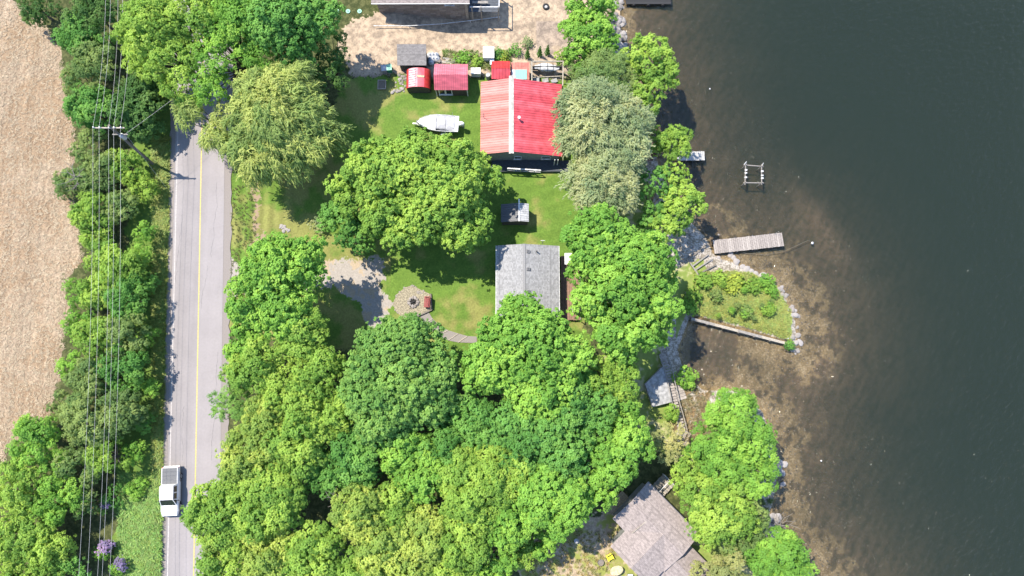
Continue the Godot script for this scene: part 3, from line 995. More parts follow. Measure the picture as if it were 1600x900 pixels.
func gable_walls(parent: Node, m: Material, x0: float, x1: float, z0: float, z1: float, y0: float, ye: float, xr: float, yr: float, along_z := true, ye2 := -99.0) -> void:
	# four walls with pointed ends under a ridge at xr (or zr when the ridge runs along x)
	if ye2 < -90.0:
		ye2 = ye
	begin()
	var t := 0.12
	if along_z:
		bx(Vector3(x0 + t * 0.5, (y0 + ye) * 0.5, (z0 + z1) * 0.5), Vector3(t, ye - y0, z1 - z0 - 2 * t - 0.006))
		bx(Vector3(x1 - t * 0.5, (y0 + ye2) * 0.5, (z0 + z1) * 0.5), Vector3(t, ye2 - y0, z1 - z0 - 2 * t - 0.006))
		for z in [z0, z1 - t]:
			var f := [Vector3(x0, y0, z), Vector3(x1, y0, z), Vector3(x1, ye2, z), Vector3(xr, yr, z), Vector3(x0, ye, z)]
			var g := []
			for p in f:
				g.append(p + Vector3(0, 0, t))
			loft([f, g], false)
	else:
		bx(Vector3((x0 + x1) * 0.5, (y0 + ye) * 0.5, z0 + t * 0.5), Vector3(x1 - x0 - 2 * t - 0.006, ye - y0, t))
		bx(Vector3((x0 + x1) * 0.5, (y0 + ye2) * 0.5, z1 - t * 0.5), Vector3(x1 - x0 - 2 * t - 0.006, ye2 - y0, t))
		for x in [x0, x1 - t]:
			var f := [Vector3(x, y0, z0), Vector3(x, y0, z1), Vector3(x, ye2, z1), Vector3(x, yr, xr), Vector3(x, ye, z0)]
			var g := []
			for p in f:
				g.append(p + Vector3(t, 0, 0))
			loft([f, g], false)
	put("wall", m, parent)

func window_on(parent: Node, c: Vector3, w: float, h: float, frame: Material, face := Vector3(0, 0, 1)) -> void:
	var side := Vector3.UP.cross(face).normalized()
	var b := Basis(side, Vector3.UP, face)
	begin()
	for s in [-1, 1]:
		bx(c + side * s * (w * 0.5) + face * 0.03, Vector3(0.1, h + 0.1, 0.08), b)
		bx(c + Vector3.UP * s * (h * 0.5) + face * 0.03, Vector3(w - 0.1, 0.1, 0.08), b)
	bx(c + Vector3.UP * (-h * 0.5 - 0.07) + face * 0.08, Vector3(w + 0.2, 0.04, 0.16), b)
	var f := put("window", frame, parent)
	begin()
	bx(c + face * 0.015, Vector3(w - 0.1, h - 0.1, 0.02), b)
	put("pane", mats["glass_dark"], f)

func boards(parent: Node, called: String, m: Array, p: Vector3, along: Vector3, across: Vector3, L: float, W: float, n: int, th := 0.04, gapw := 0.02) -> void:
	# n boards, each L long, side by side over W, from corner p
	var a := along.normalized()
	var c := across.normalized()
	var b := Basis(a, Vector3.UP, a.cross(Vector3.UP))
	for i in n:
		begin()
		var w := W / n
		bx(p + a * (L * 0.5 + rng.randf_range(-0.03, 0.03)) + c * w * (i + 0.5) + Vector3.UP * rng.randf_range(-0.006, 0.006), Vector3(L, th, w - gapw), b)
		put(called, m[i % m.size()], parent)

func make_red_house() -> void:
	rng.seed = 501
	var o := thing("red_roofed_house", "cottage with two tone red metal roof, white ridge cap and slate deck", "house", Vector3(1.0, 0, -30.5))
	org = o.position
	var z0 := P(800, 129, 3.0).z
	var z1 := P(800, 242, 3.0).z
	var xl := P(751, 190, 3.0).x
	var xr := P(878, 190, 2.4).x
	var xm := P(799, 190, 4.2).x
	var R0 := Vector3(xm, 4.2, z0)
	var R1 := Vector3(xm, 4.2, z1)
	metal_slope(o, R0, R1, Vector3(xl, 3.15, z0), Vector3(xl, 3.15, z1), 10, "roof_old", 3, 3)
	metal_slope(o, R0, R1, Vector3(xr, 2.45, z0), Vector3(xr, 2.45, z1), 10, "roof_new", 3, 3)
	begin()
	for s in [-1, 1]:
		var e := Vector3(xl, 3.15, z0) if s < 0 else Vector3(xr, 2.45, z0)
		var b := slope_basis(R0, e, R1 - R0)
		bx((R0 + R1) * 0.5 + b.x * 0.12 + b.y * 0.09, Vector3(0.26, 0.03, z1 - z0 + 0.5), b)
	tube([R0 + Vector3(0, 0.1, -0.25), R1 + Vector3(0, 0.1, 0.25)], 0.07, 0.07, 8)
	put("ridge_cap", mats["ridge_beige"], o)
	gable_walls(o, mats["siding_grey"], xl + 0.25, xr - 0.3, z0 + 0.3, z1 - 0.25, -0.05, 3.1, xm, 4.1, true, 2.4)
	window_on(o, Vector3(P(809, 242, 1.4).x, 1.35, z1 - 0.25), 0.8, 0.8, mats["white_metal"])
	window_on(o, Vector3(P(853, 243, 1.4).x, 1.35, z1 - 0.25), 1.0, 0.7, mats["white_metal"])
	var v := P(811, 187, 3.9)
	begin()
	tube([v + Vector3(0, -0.3, 0), v + Vector3(0, 0.7, 0)], 0.09, 0.09, 10)
	disc(v + Vector3(0, 0.7, 0), 0.17, 0.05)
	put("vent_pipe", mats["white_metal"], o)
	begin()
	bx(v + Vector3(0, -0.12, 0), Vector3(0.5, 0.06, 0.5), Basis(Vector3(0, 0, 1), 0.3))
	put("flashing", mats["white_metal"], o)
	for w in [[[755, 176], [755, 183], [763, 188]], [[785, 210], [787, 214], [790, 215]]]:
		begin()
		var pts := []
		for k in w:
			pts.append(P(k[0], k[1], 3.45 if k[0] < 770 else 3.95))
		tube(pts, 0.025, 0.025, 5)
		put("roof_cable", mats["steel_dark"], o)
	# deck
	var dz0 := z1 - 0.2
	var dx0 := P(768, 255, 0.4).x
	var dx1 := P(889, 255, 0.4).x
	var dz1 := P(800, 268, 0.4).z
	boards(o, "deck_board", [mats["deck_slate"]], Vector3(dx0, 0.4, dz0), Vector3.RIGHT, Vector3(0, 0, 1), dx1 - dx0, dz1 - dz0, 9)
	begin()
	bx(Vector3((dx0 + dx1) * 0.5, 0.19, dz1 - 0.06), Vector3(dx1 - dx0, 0.36, 0.08))
	put("deck_skirt", mats["deck_slate"], o)
	begin()
	var ra := P(793, 263, 1.35)
	var rb := P(845, 266, 1.35)
	bar(ra, rb, 0.14, 0.05)
	bar(ra + Vector3(0, -0.75, 0), rb + Vector3(0, -0.75, 0), 0.06, 0.05)
	for k in 6:
		var p := ra.lerp(rb, k / 5.0)
		bx(p + Vector3(0, -0.48, 0), Vector3(0.08, 0.92, 0.08))
	put("deck_railing", mats["white_metal"], o)
	for px in [866, 871]:
		begin()
		bx(Vector3(P(px, 250, 1.2).x, 1.35, dz1 - 0.8), Vector3(0.09, 1.9, 0.09))
		put("deck_post", mats["white_metal"], o)
	org = Vector3.ZERO
	# additions on the far side
	var a := thing("lean_to_shed", "small bright red gabled shed behind the red roofed house", "shed", P(783, 112, 0))
	org = a.position
	var ax0 := P(768, 110, 2.3).x
	var ax1 := P(797, 110, 2.3).x
	var az0 := P(780, 96, 2.3).z
	var az1 := P(780, 123, 2.3).z
	var zm := P(780, 107, 2.8).z
	metal_slope(a, Vector3(ax0, 2.8, zm), Vector3(ax1, 2.8, zm), Vector3(ax0, 2.35, az0), Vector3(ax1, 2.35, az0), 3, "red_bright", 1, 2)
	metal_slope(a, Vector3(ax0, 2.8, zm), Vector3(ax1, 2.8, zm), Vector3(ax0, 2.25, az1), Vector3(ax1, 2.25, az1), 3, "roof_new_2", 1, 2)
	gable_walls(a, mats["siding_dark"], ax0 + 0.1, ax1 - 0.1, az0 + 0.1, az1 - 0.1, gh(ax0, az0) - 0.1, 2.3, zm, 2.72, false, 2.2)
	org = Vector3.ZERO
	var c := thing("storage_lean_to", "low faded red roof with a teal plastic sheet behind the house", "shed", P(812, 110, 0))
	org = c.position
	var cx0 := P(798, 110, 2.0).x
	var cx1 := P(827, 110, 2.0).x
	var cz0 := P(800, 98, 2.0).z
	var cz1 := P(800, 124, 2.0).z
	metal_slope(c, Vector3(cx0, 2.05, cz0), Vector3(cx1, 2.05, cz0), Vector3(cx0, 1.9, cz1), Vector3(cx1, 1.9, cz1), 3, "red_faded", 1, 2)
	begin()
	bx(Vector3((cx0 + cx1) * 0.5, 0.9, (cz0 + cz1) * 0.5), Vector3(cx1 - cx0 - 0.2, 1.9, cz1 - cz0 - 0.2))
	put("wall", mats["siding_dark"], c)
	var tx0 := P(805.5, 115, 2.05).x
	var tx1 := P(823, 115, 2.05).x
	var tz0 := P(800, 109, 2.05).z
	for k in 7:
		begin()
		bx(Vector3(lerpf(tx0, tx1, (k + 0.5) / 7), 2.04 + 0.015 * (k % 2), (tz0 + cz1) * 0.5), Vector3((tx1 - tx0) / 7 - 0.01, 0.03, cz1 - tz0), Basis(Vector3.RIGHT, 0.08))
		put("teal_sheet", mats["teal_plastic"], c)
	begin()
	bx(Vector3(tx0 - 0.24, 2.05, (tz0 + cz1) * 0.5), Vector3(0.42, 0.03, cz1 - tz0), Basis(Vector3.RIGHT, 0.08))
	put("white_sheet", mats["white_metal"], c)
	org = Vector3.ZERO
	# timber pen with a wrapped canoe
	var pn := thing("timber_pergola", "open pale timber frame standing against the red roofed house", "pergola", P(856, 115, 0))
	org = pn.position
	var cs := [P(831, 96, 2.3), P(880, 96, 2.3), P(879, 134, 2.3), P(831, 132, 2.3)]
	for k in 4:
		begin()
		bx(Vector3(cs[k].x, 1.1, cs[k].z), Vector3(0.13, 2.3, 0.13))
		put("post", mats["pale_wood"], pn)
		if k != 2:
			begin()
			bar(cs[k], cs[(k + 1) % 4], 0.13, 0.16)
			put("beam", mats["pale_wood"], pn)
	begin()
	bar(P(833, 121, 0.9), P(878, 119, 0.9), 0.08, 0.12)
	put("rail", mats["pale_wood"], pn)
	for k in 5:
		part_box("wall_board", mats["pole_wood"], pn, Vector3((cs[0].x + cs[1].x) * 0.5, 0.12 + k * 0.22, cs[0].z), Vector3(cs[1].x - cs[0].x - 0.15, 0.2, 0.04))
	begin()
	bar(P(880, 100, 2.2), P(892, 116, 0.2), 0.08, 0.08)
	put("brace", mats["pale_wood"], pn)
	org = Vector3.ZERO
	var cn := thing("wrapped_canoe", "canoe bundled in crumpled white tarpaulin inside the timber frame", "canoe", P(853, 110, 0.0))
	var secs := []
	for k in 13:
		var t := k / 12.0
		var x := lerpf(-1.55, 1.55, t)
		var wd := 0.16 + 0.36 * sin(PI * clampf(t, 0.02, 0.98)) + rng.randf_range(-0.07, 0.07)
		var ring := []
		for m in 10:
			var an := TAU * m / 10
			ring.append(Vector3(x, 0.75 + sin(an) * wd * 0.55 + rng.randf_range(-0.05, 0.05), cos(an) * wd + rng.randf_range(-0.06, 0.06) - 0.08 * sin(t * 5.0)))
		secs.append(ring)
	begin()
	loft(secs)
	put("tarpaulin", mats["tarp_white"], cn)
	for x in [-0.9, 0.0, 0.9]:
		part_box("sawhorse", mats["pole_wood"], cn, Vector3(x, 0.22, 0), Vector3(0.12, 0.44, 0.7))
	for x in [-0.75, 0.15, 0.8]:
		begin()
		var ring := []
		for m in 13:
			ring.append(Vector3(x, 0.75 + sin(TAU * m / 12) * 0.36, cos(TAU * m / 12) * 0.56))
		tube(ring, 0.02, 0.02, 4)
		put("strap", mats["black"], cn)
	for k in 3:
		var pl := thing("scrap_sheet", "grey scrap sheet lying inside the timber frame", "sheet", G(838 + k * 14, 125 + k), "sheets inside the timber frame", 0.2 * k)
		part_box("panel", mats["tarp_grey"] if k != 1 else mats["concrete"], pl, Vector3(0, 0.06 + 0.03 * k, 0), Vector3(0.75, 0.05, 0.5))

func make_sheds() -> void:
	rng.seed = 502
	# grey shingled wood shed
	var g := G(643, 92)
	var o := thing("wood_shed", "small shed with grey brown shingle roof and slatted front", "shed", g)
	org = o.position
	var x0 := P(620.5, 88, 2.4).x
	var x1 := P(666, 88, 2.4).x
	var z0 := P(643, 70, 2.6).z
	var z1 := P(643, 102.5, 2.1).z
	plain_slope(o, "roof", mats["shingle_shed"], Vector3(x0, 2.75, z0), Vector3(x1, 2.75, z0), Vector3(x0, 2.15, z1), Vector3(x1, 2.15, z1))
	begin()
	bx(Vector3((x0 + x1) * 0.5, 1.15, z0 + 0.25), Vector3(x1 - x0 - 0.3, 2.7, 0.1))
	for x in [x0 + 0.2, x1 - 0.2]:
		bx(Vector3(x, 1.0, (z0 + z1) * 0.5), Vector3(0.1, 2.2, z1 - z0 - 0.7))
	bx(Vector3((x0 + x1) * 0.5, 1.0, z1 - 0.45), Vector3(x1 - x0 - 0.5, 2.1, 0.08))
	put("wall", mats["siding_dark"], o)
	for k in 16:
		part_box("slat", mats["pole_wood"], o, Vector3(lerpf(x0 + 0.25, x1 - 0.2, k / 15.0), 1.0, z1 - 0.37), Vector3(0.09, 2.0, 0.04))
	org = Vector3.ZERO
	# barrel roofed red shed
	o = thing("barrel_shed", "red shed with rounded striped roof beside the pink roofed shed", "shed", G(656, 132))
	var w := 1.42
	var L := 2.35
	var cols := [mats["red_bright"], mats["red_bright"], mats["roof_shed_1"], mats["roof_new_1"], mats["red_bright"], mats["red_bright"]]
	var edge := [0.0, 0.28, 0.62, 1.57, 2.15, 2.6, PI]
	for k in 6:
		begin()
		st.set_smooth_group(0)
		for m in 4:
			var a0 := PI - lerpf(edge[k], edge[k + 1], m / 4.0)
			var a1 := PI - lerpf(edge[k], edge[k + 1], (m + 1) / 4.0)
			for ro in [w, w - 0.05]:
				q(Vector3(cos(a0) * ro, 1.2 + sin(a0) * ro * 0.62, -L * 0.5), Vector3(cos(a1) * ro, 1.2 + sin(a1) * ro * 0.62, -L * 0.5), Vector3(cos(a1) * ro, 1.2 + sin(a1) * ro * 0.62, L * 0.5), Vector3(cos(a0) * ro, 1.2 + sin(a0) * ro * 0.62, L * 0.5), Vector3(cos(a0), sin(a0), 0) * (1.0 if ro == w else -1.0))
		st.set_smooth_group(-1)
		put("roof_panel", cols[k], o)
	for k in 8:   # pale battens across one panel
		begin()
		var a := PI - 1.1
		bx(Vector3(cos(a) * w, 1.22 + sin(a) * w * 0.62, lerpf(-1.0, 1.0, k / 7.0)), Vector3(0.78, 0.03, 0.13), Basis(Vector3(0, 0, 1), 0.36))
		put("batten", mats["white_metal"], o)
	begin()
	bx(Vector3(0.35, 1.2 + 0.62 * w - 0.01, -0.1), Vector3(0.85, 0.05, 0.24), Basis(Vector3(0, 0, 1), -0.16))
	put("patch_board", mats["cream"], o)
	begin()
	for z in [-L * 0.5 + 0.12, L * 0.5 - 0.18]:
		var f := [Vector3(-w + 0.1, 0, z), Vector3(w - 0.1, 0, z)]
		for m in 9:
			var an := PI * m / 8.0
			f.append(Vector3(cos(an) * (w - 0.1), 1.2 + sin(an) * (w - 0.1) * 0.6, z))
		var g2 := []
		for p in f:
			g2.append(p + Vector3(0, 0, 0.08))
		loft([f, g2], false)
	for s in [-1, 1]:
		bx(Vector3(s * (w - 0.06), 0.6, 0), Vector3(0.08, 1.2, L - 0.42))
	put("wall", mats["siding_dark"], o)
	# pink roofed shed
	o = thing("garden_shed", "shed with pinkish red ribbed roof and white framed double window", "shed", G(705, 128))
	org = o.position
	x0 = P(678.5, 120, 2.4).x
	x1 = P(731, 120, 2.4).x
	z0 = P(700, 101, 2.2).z
	z1 = P(700, 140, 2.2).z
	var zr := P(700, 117, 2.9).z
	metal_slope(o, Vector3(x0, 2.9, zr), Vector3(x1, 2.9, zr), Vector3(x0, 2.3, z0), Vector3(x1, 2.3, z0), 5, "roof_shed_1", 1, 3)
	metal_slope(o, Vector3(x0, 2.9, zr), Vector3(x1, 2.9, zr), Vector3(x0, 2.1, z1), Vector3(x1, 2.1, z1), 5, "roof_shed_0", 1, 3)
	gable_walls(o, mats["siding_dark"], x0 + 0.15, x1 - 0.15, z0 + 0.15, z1 - 0.2, -0.1, 2.25, zr, 2.82, false, 2.05)
	window_on(o, Vector3(P(691, 145, 1.0).x, 1.15, z1 - 0.2), 0.7, 1.3, mats["white_metal"])
	window_on(o, Vector3(P(701.5, 145, 1.0).x, 1.15, z1 - 0.2), 0.7, 1.3, mats["white_metal"])
	part_box("corner_board", mats["white_metal"], o, Vector3(x1 - 0.12, 1.0, z1 - 0.16), Vector3(0.1, 2.0, 0.1))
	part_box("corner_board", mats["white_metal"], o, Vector3(x0 + 0.12, 1.0, z1 - 0.16), Vector3(0.1, 2.0, 0.1))
	org = Vector3.ZERO
	# chest, tank and shelters
	o = thing("chest_freezer", "white chest with closed lid beside the pink roofed shed", "chest", G(744, 116))
	part_box("body", mats["white_plastic"], o, Vector3(0, 0.45, 0), Vector3(1.1, 0.86, 0.72))
	part_box("lid", mats["white_metal"], o, Vector3(0, 0.92, 0), Vector3(1.16, 0.08, 0.78))
	part_box("handle", mats["steel_dark"], o, Vector3(0, 0.84, 0.39), Vector3(0.25, 0.04, 0.05))
	o = thing("tool_locker", "tall white locker with sloped lid at the edge of the dirt yard", "locker", G(764, 92))
	begin()
	loft([[Vector3(-0.62, 0, -0.75), Vector3(0.62, 0, -0.75), Vector3(0.62, 0, 0.5), Vector3(-0.62, 0, 0.5)], [Vector3(-0.62, 1.5, -0.75), Vector3(0.62, 1.5, -0.75), Vector3(0.62, 1.35, 0.5), Vector3(-0.62, 1.35, 0.5)]], false)
	put("body", mats["white_plastic"], o)
	part_box("lid", mats["white_metal"], o, Vector3(-0.33, 1.48, -0.12), Vector3(0.66, 0.06, 1.36), Basis(Vector3.RIGHT, 0.12))
	part_box("lid", mats["white_metal"], o, Vector3(0.35, 1.48, -0.12), Vector3(0.64, 0.06, 1.36), Basis(Vector3.RIGHT, 0.12))
	part_box("side_bin", mats["white_plastic"], o, Vector3(0.4, 0.5, 0.85), Vector3(0.5, 1.0, 0.66))
	o = thing("water_barrel", "bluish grey barrel under the eave of the small red shed", "barrel", G(763, 122))
	begin()
	disc(Vector3(0, 0, 0), 0.28, 0.9, 14)
	put("body", mats["tarp_grey"], o)
	begin()
	disc(Vector3(0, 0.902, 0), 0.25, 0.04, 14)
	put("lid", mats["boat_cover_grey"], o)
	for k in 7:
		var bag := thing("builder_bag", "lumpy white bulk bag piled beside the grey shingle shed", "bag", G(672 + (k % 3) * 5 + (k / 3), 88 + (k / 3) * 6), "white bags beside the wood shed", k * 0.9)
		var secs := []
		for y in 6:
			var ring := []
			for m in 9:
				var an := TAU * m / 9
				var rr: float = [0.26, 0.36, 0.38, 0.34, 0.24, 0.08][y] * rng.randf_range(0.85, 1.12)
				ring.append(Vector3(cos(an) * rr, y * 0.13, sin(an) * rr))
			secs.append(ring)
		begin()
		loft(secs)
		put("sack", mats["tarp_white"], bag)
		begin()
		tube([Vector3(0, 0.6, 0), Vector3(0.05, 0.74, 0.03)], 0.05, 0.09, 6)
		put("tied_neck", mats["tarp_white"], bag)
	for k in 2:
		var bin := thing("wheeled_bin", ["grey wheeled rubbish bin at the edge of the lawn", "green wheeled bin beside the stacked stones"][k], "bin", G(602 + k * 8, 112 - k), "", 0.1)
		begin()
		loft([[Vector3(-0.24, 0.05, -0.28), Vector3(0.24, 0.05, -0.28), Vector3(0.24, 0.05, 0.28), Vector3(-0.24, 0.05, 0.28)], [Vector3(-0.3, 1.0, -0.36), Vector3(0.3, 1.0, -0.36), Vector3(0.3, 1.0, 0.34), Vector3(-0.3, 1.0, 0.34)]], false)
		put("body", [mats["tarp_grey"], mats["green_plastic"]][k], bin)
		part_box("lid", [mats["boat_cover_grey"], mats["mint_plastic"]][k], bin, Vector3(0, 1.03, 0), Vector3(0.64, 0.06, 0.76))
		for s in [-1, 1]:
			begin()
			tube([Vector3(s * 0.24, 0.12, -0.3), Vector3(s * 0.3, 0.12, -0.3)], 0.11, 0.11, 10)
			put("wheel", mats["rubber"], bin)
	o = thing("sandbox", "square timber sandbox on the lawn edge", "sandbox", G(597, 133))
	for s in [-1, 1]:
		part_box("board", mats["pale_wood"], o, Vector3(s * 0.46, 0.11, 0), Vector3(0.07, 0.22, 1.15))
		part_box("board", mats["pale_wood"], o, Vector3(0, 0.11, s * 0.54), Vector3(0.85, 0.22, 0.07))
	part_box("sand", mats["soil"], o, Vector3(0, 0.07, 0), Vector3(0.84, 0.12, 1.0))
	# rubble and boards
	for k in 26:
		rock("rubble_stone", "pale stone in the rubble heap beside the barrel shed", "stone", G(rng.randf_range(613, 636), rng.randf_range(116, 148)), rng.randf_range(0.1, 0.22), "stones of the rubble heap")
	for k in 7:
		var b := thing("lumber_plank", "weathered plank stacked behind the pink roofed shed", "plank", G(712 + rng.randf_range(-8, 14), 94 + k * 1.4) + Vector3(0, 0.06, 0), "planks behind the garden shed", rng.randf_range(-0.2, 0.05))
		part_box("board", mats["pale_wood"] if k % 2 else mats["grey_wood_x"], b, Vector3(0, 0, 0), Vector3(rng.randf_range(2.4, 4.2), 0.06, 0.2))
	o = thing("clay_pot", "brown pot beside the white bags", "pot", G(686, 97))
	begin()
	loft([ring_y(0.0, 0.14, 10), ring_y(0.3, 0.22, 10), ring_y(0.34, 0.24, 10)])
	put("body", mats["stone_tan"], o)

func ring_y(y: float, r: float, n: int) -> Array:
	var a := []
	for k in n:
		a.append(Vector3(cos(TAU * k / n) * r, y, sin(TAU * k / n) * r))
	return a

var rocks := []
func rock_shapes() -> void:
	if rocks.is_empty():
		for v in 6:
			var rr := RandomNumberGenerator.new()
			rr.seed = 900 + v
			var secs := []
			var sx := rr.randf_range(0.8, 1.3)
			for y in 6:
				var t := y / 5.0 * PI
				var ring := []
				for k in 9:
					var an := TAU * k / 9
					var s := maxf(0.06, sin(t)) * rr.randf_range(0.82, 1.16)
					ring.append(Vector3(cos(an) * s * sx, -cos(t) * 0.62 * rr.randf_range(0.9, 1.1) + 0.25, sin(an) * s))
				secs.append(ring)
			org = Vector3.ZERO
			begin()
			loft(secs, false)
			rocks.append(commit())

func rock(called: String, label: String, category: String, at: Vector3, r: float, group: String, m := -1) -> Node3D:
	rock_shapes()
	var o := MeshInstance3D.new()
	o.mesh = rocks[rng.randi_range(0, 5)]
	o.material_override = mats["rock_%d" % (rng.randi_range(0, 2) if m < 0 else m)]
	o.name = numbered(called)
	add_child(o)
	o.position = at
	o.rotation.y = rng.randf_range(0, TAU)
	o.scale = Vector3(r * rng.randf_range(0.85, 1.2), r * rng.randf_range(0.6, 0.95), r)
	tag(o, label, category, group)
	return o

func make_grey_house() -> void:
	rng.seed = 503
	var o := thing("grey_shingle_house", "cottage with light grey shingle roof and brown side deck", "house", P(825, 440, 0))
	org = o.position
	var x0 := P(775.5, 430, 2.7).x
	var x1 := P(873.5, 430, 2.7).x
	var xm := P(819, 430, 3.7).x
	var z0 := P(800, 384, 2.7).z
	var z1 := P(800, 516, 2.7).z
	plain_slope(o, "roof", mats["shingle_grey"], Vector3(xm, 3.75, z0), Vector3(xm, 3.75, z1), Vector3(x0, 2.75, z0), Vector3(x0, 2.75, z1))
	plain_slope(o, "roof", mats["shingle_grey"], Vector3(xm, 3.75, z0), Vector3(xm, 3.75, z1), Vector3(x1, 2.6, z0), Vector3(x1, 2.6, z1))
	begin()
	bar(Vector3(xm, 3.8, z0), Vector3(xm, 3.8, z1), 0.3, 0.05)
	put("ridge_cap", mats["shingle_ridge"], o)
	begin()
	bar(Vector3(x0 - 0.03, 2.72, z0), Vector3(x0 - 0.03, 2.72, z1), 0.07, 0.12)
	put("gutter", mats["white_metal"], o)
	begin()
	bar(Vector3(x1 + 0.03, 2.57, z0), Vector3(x1 + 0.03, 2.57, z1), 0.07, 0.12)
	put("gutter", mats["white_metal"], o)
	gable_walls(o, mats["siding_grey"], x0 + 0.3, x1 - 0.3, z0 + 0.25, z1 - 0.25, -0.1, 2.7, xm, 3.65, true, 2.55)
	for p in [[825, 393], [825.5, 420.5], [826, 455.5]]:
		var v := P(p[0], p[1], 3.6)
		var f := part_box("roof_vent", mats["shingle_ridge"], o, Vector3(v.x, 3.72, v.z), Vector3(0.34, 0.22, 0.34), Basis(Vector3(0, 0, 1), -0.27))
		part_box("vent_cap", mats["steel_dark"], f, Vector3(v.x, 3.84, v.z), Vector3(0.24, 0.03, 0.24), Basis(Vector3(0, 0, 1), -0.27))
	var c := P(838.5, 393, 3.4)
	begin()
	tube([Vector3(c.x, 3.2, c.z), Vector3(c.x, 4.0, c.z)], 0.08, 0.08, 9)
	put("chimney_pipe", mats["steel_dark"], o)
	c = P(848, 376, 2.9)
	begin()
	tube([Vector3(c.x, 2.4, c.z + 0.25), Vector3(c.x, 3.3, c.z + 0.1)], 0.04, 0.04, 6)
	bx(Vector3(c.x, 3.2, c.z + 0.05), Vector3(0.5, 0.04, 0.04))
	put("antenna", mats["aluminium"], o)
	# deck at the lake side
	var d0 := P(876, 400, 0.5)
	var d1 := P(906, 500, 0.5)
	boards(o, "deck_board", [mats["deck_brown"]], Vector3(d0.x, 0.5, d0.z), Vector3(0, 0, 1), Vector3.RIGHT, d1.z - d0.z, d1.x - d0.x, 11)
	begin()
	bx(Vector3((d0.x + d1.x) * 0.5, 0.2, (d0.z + d1.z) * 0.5), Vector3(d1.x - d0.x - 0.1, 0.4, d1.z - d0.z - 0.1))
	put("deck_frame", mats["siding_dark"], o)
	begin()
	bar(Vector3(d1.x, 1.4, d0.z), Vector3(d1.x, 1.4, d1.z), 0.1, 0.05)
	for k in 7:
		bx(Vector3(d1.x, 0.95, lerpf(d0.z, d1.z, k / 6.0)), Vector3(0.08, 0.9, 0.08))
	put("deck_railing", mats["grey_wood"], o)
	org = Vector3.ZERO
	o = thing("patio_table", "white rectangular patio table on the brown deck", "table", P(887, 406, 0.52))
	part_box("table_top", mats["white_plastic"], o, Vector3(0, 0.72, 0), Vector3(0.8, 0.04, 1.3))
	for s in [[-1, -1], [1, -1], [-1, 1], [1, 1]]:
		part_box("leg", mats["white_plastic"], o, Vector3(s[0] * 0.34, 0.35, s[1] * 0.56), Vector3(0.05, 0.7, 0.05))
	o = thing("barbecue", "black lidded barbecue at the deck corner", "barbecue", P(903, 485, 0.52))
	begin()
	var hood := []
	for k in 5:
		var ring := []
		for m in 9:
			var an := PI * m / 8.0
			ring.append(Vector3([-0.42, -0.4, 0.0, 0.4, 0.42][k], 0.85 + sin(an) * 0.26 * [0.8, 1, 1, 1, 0.8][k], cos(an) * 0.28 * [0.8, 1, 1, 1, 0.8][k]))
		hood.append(ring)
	loft(hood)
	put("hood", mats["black"], o)
	part_box("firebox", mats["steel_dark"], o, Vector3(0, 0.72, 0), Vector3(0.86, 0.24, 0.56))
	part_box("cart", mats["steel_dark"], o, Vector3(0, 0.32, 0), Vector3(0.7, 0.56, 0.45))
	for s in [-1, 1]:
		part_box("side_shelf", mats["aluminium"], o, Vector3(s * 0.62, 0.82, 0), Vector3(0.36, 0.03, 0.45))
	# little gabled hut
	o = thing("garden_hut", "small hut with one pale metal roof slope and one coloured dark for tree shade", "hut", P(810, 333, 0))
	org = o.position
	x0 = P(783, 333, 1.9).x
	x1 = P(826, 333, 1.9).x
	xm = P(811, 333, 2.4).x
	z0 = P(800, 318, 2.2).z
	z1 = P(800, 346, 2.2).z
	metal_slope(o, Vector3(xm, 2.45, z0), Vector3(xm, 2.45, z1), Vector3(x0, 1.8, z0), Vector3(x0, 1.8, z1), 4, "tonneau", 1, 2)  # maple shade on this slope is put in as dark panel colour
	metal_slope(o, Vector3(xm, 2.45, z0), Vector3(xm, 2.45, z1), Vector3(x1, 2.05, z0), Vector3(x1, 2.05, z1), 4, "roof_pale", 1, 2)
	part_box("ridge_cap", mats["white_metal"], o, Vector3(xm, 2.5, (z0 + z1) * 0.5 - 0.2), Vector3(0.14, 0.05, z1 - z0 + 0.5))
	gable_walls(o, mats["siding_dark"], x0 + 0.1, x1 - 0.1, z0 + 0.1, z1 - 0.1, -0.1, 1.75, xm, 2.38, true, 2.0)
	part_box("door", mats["pole_wood"], o, Vector3(x1 - 0.08, 0.9, (z0 + z1) * 0.5), Vector3(0.06, 1.7, 0.8))
	org = Vector3.ZERO

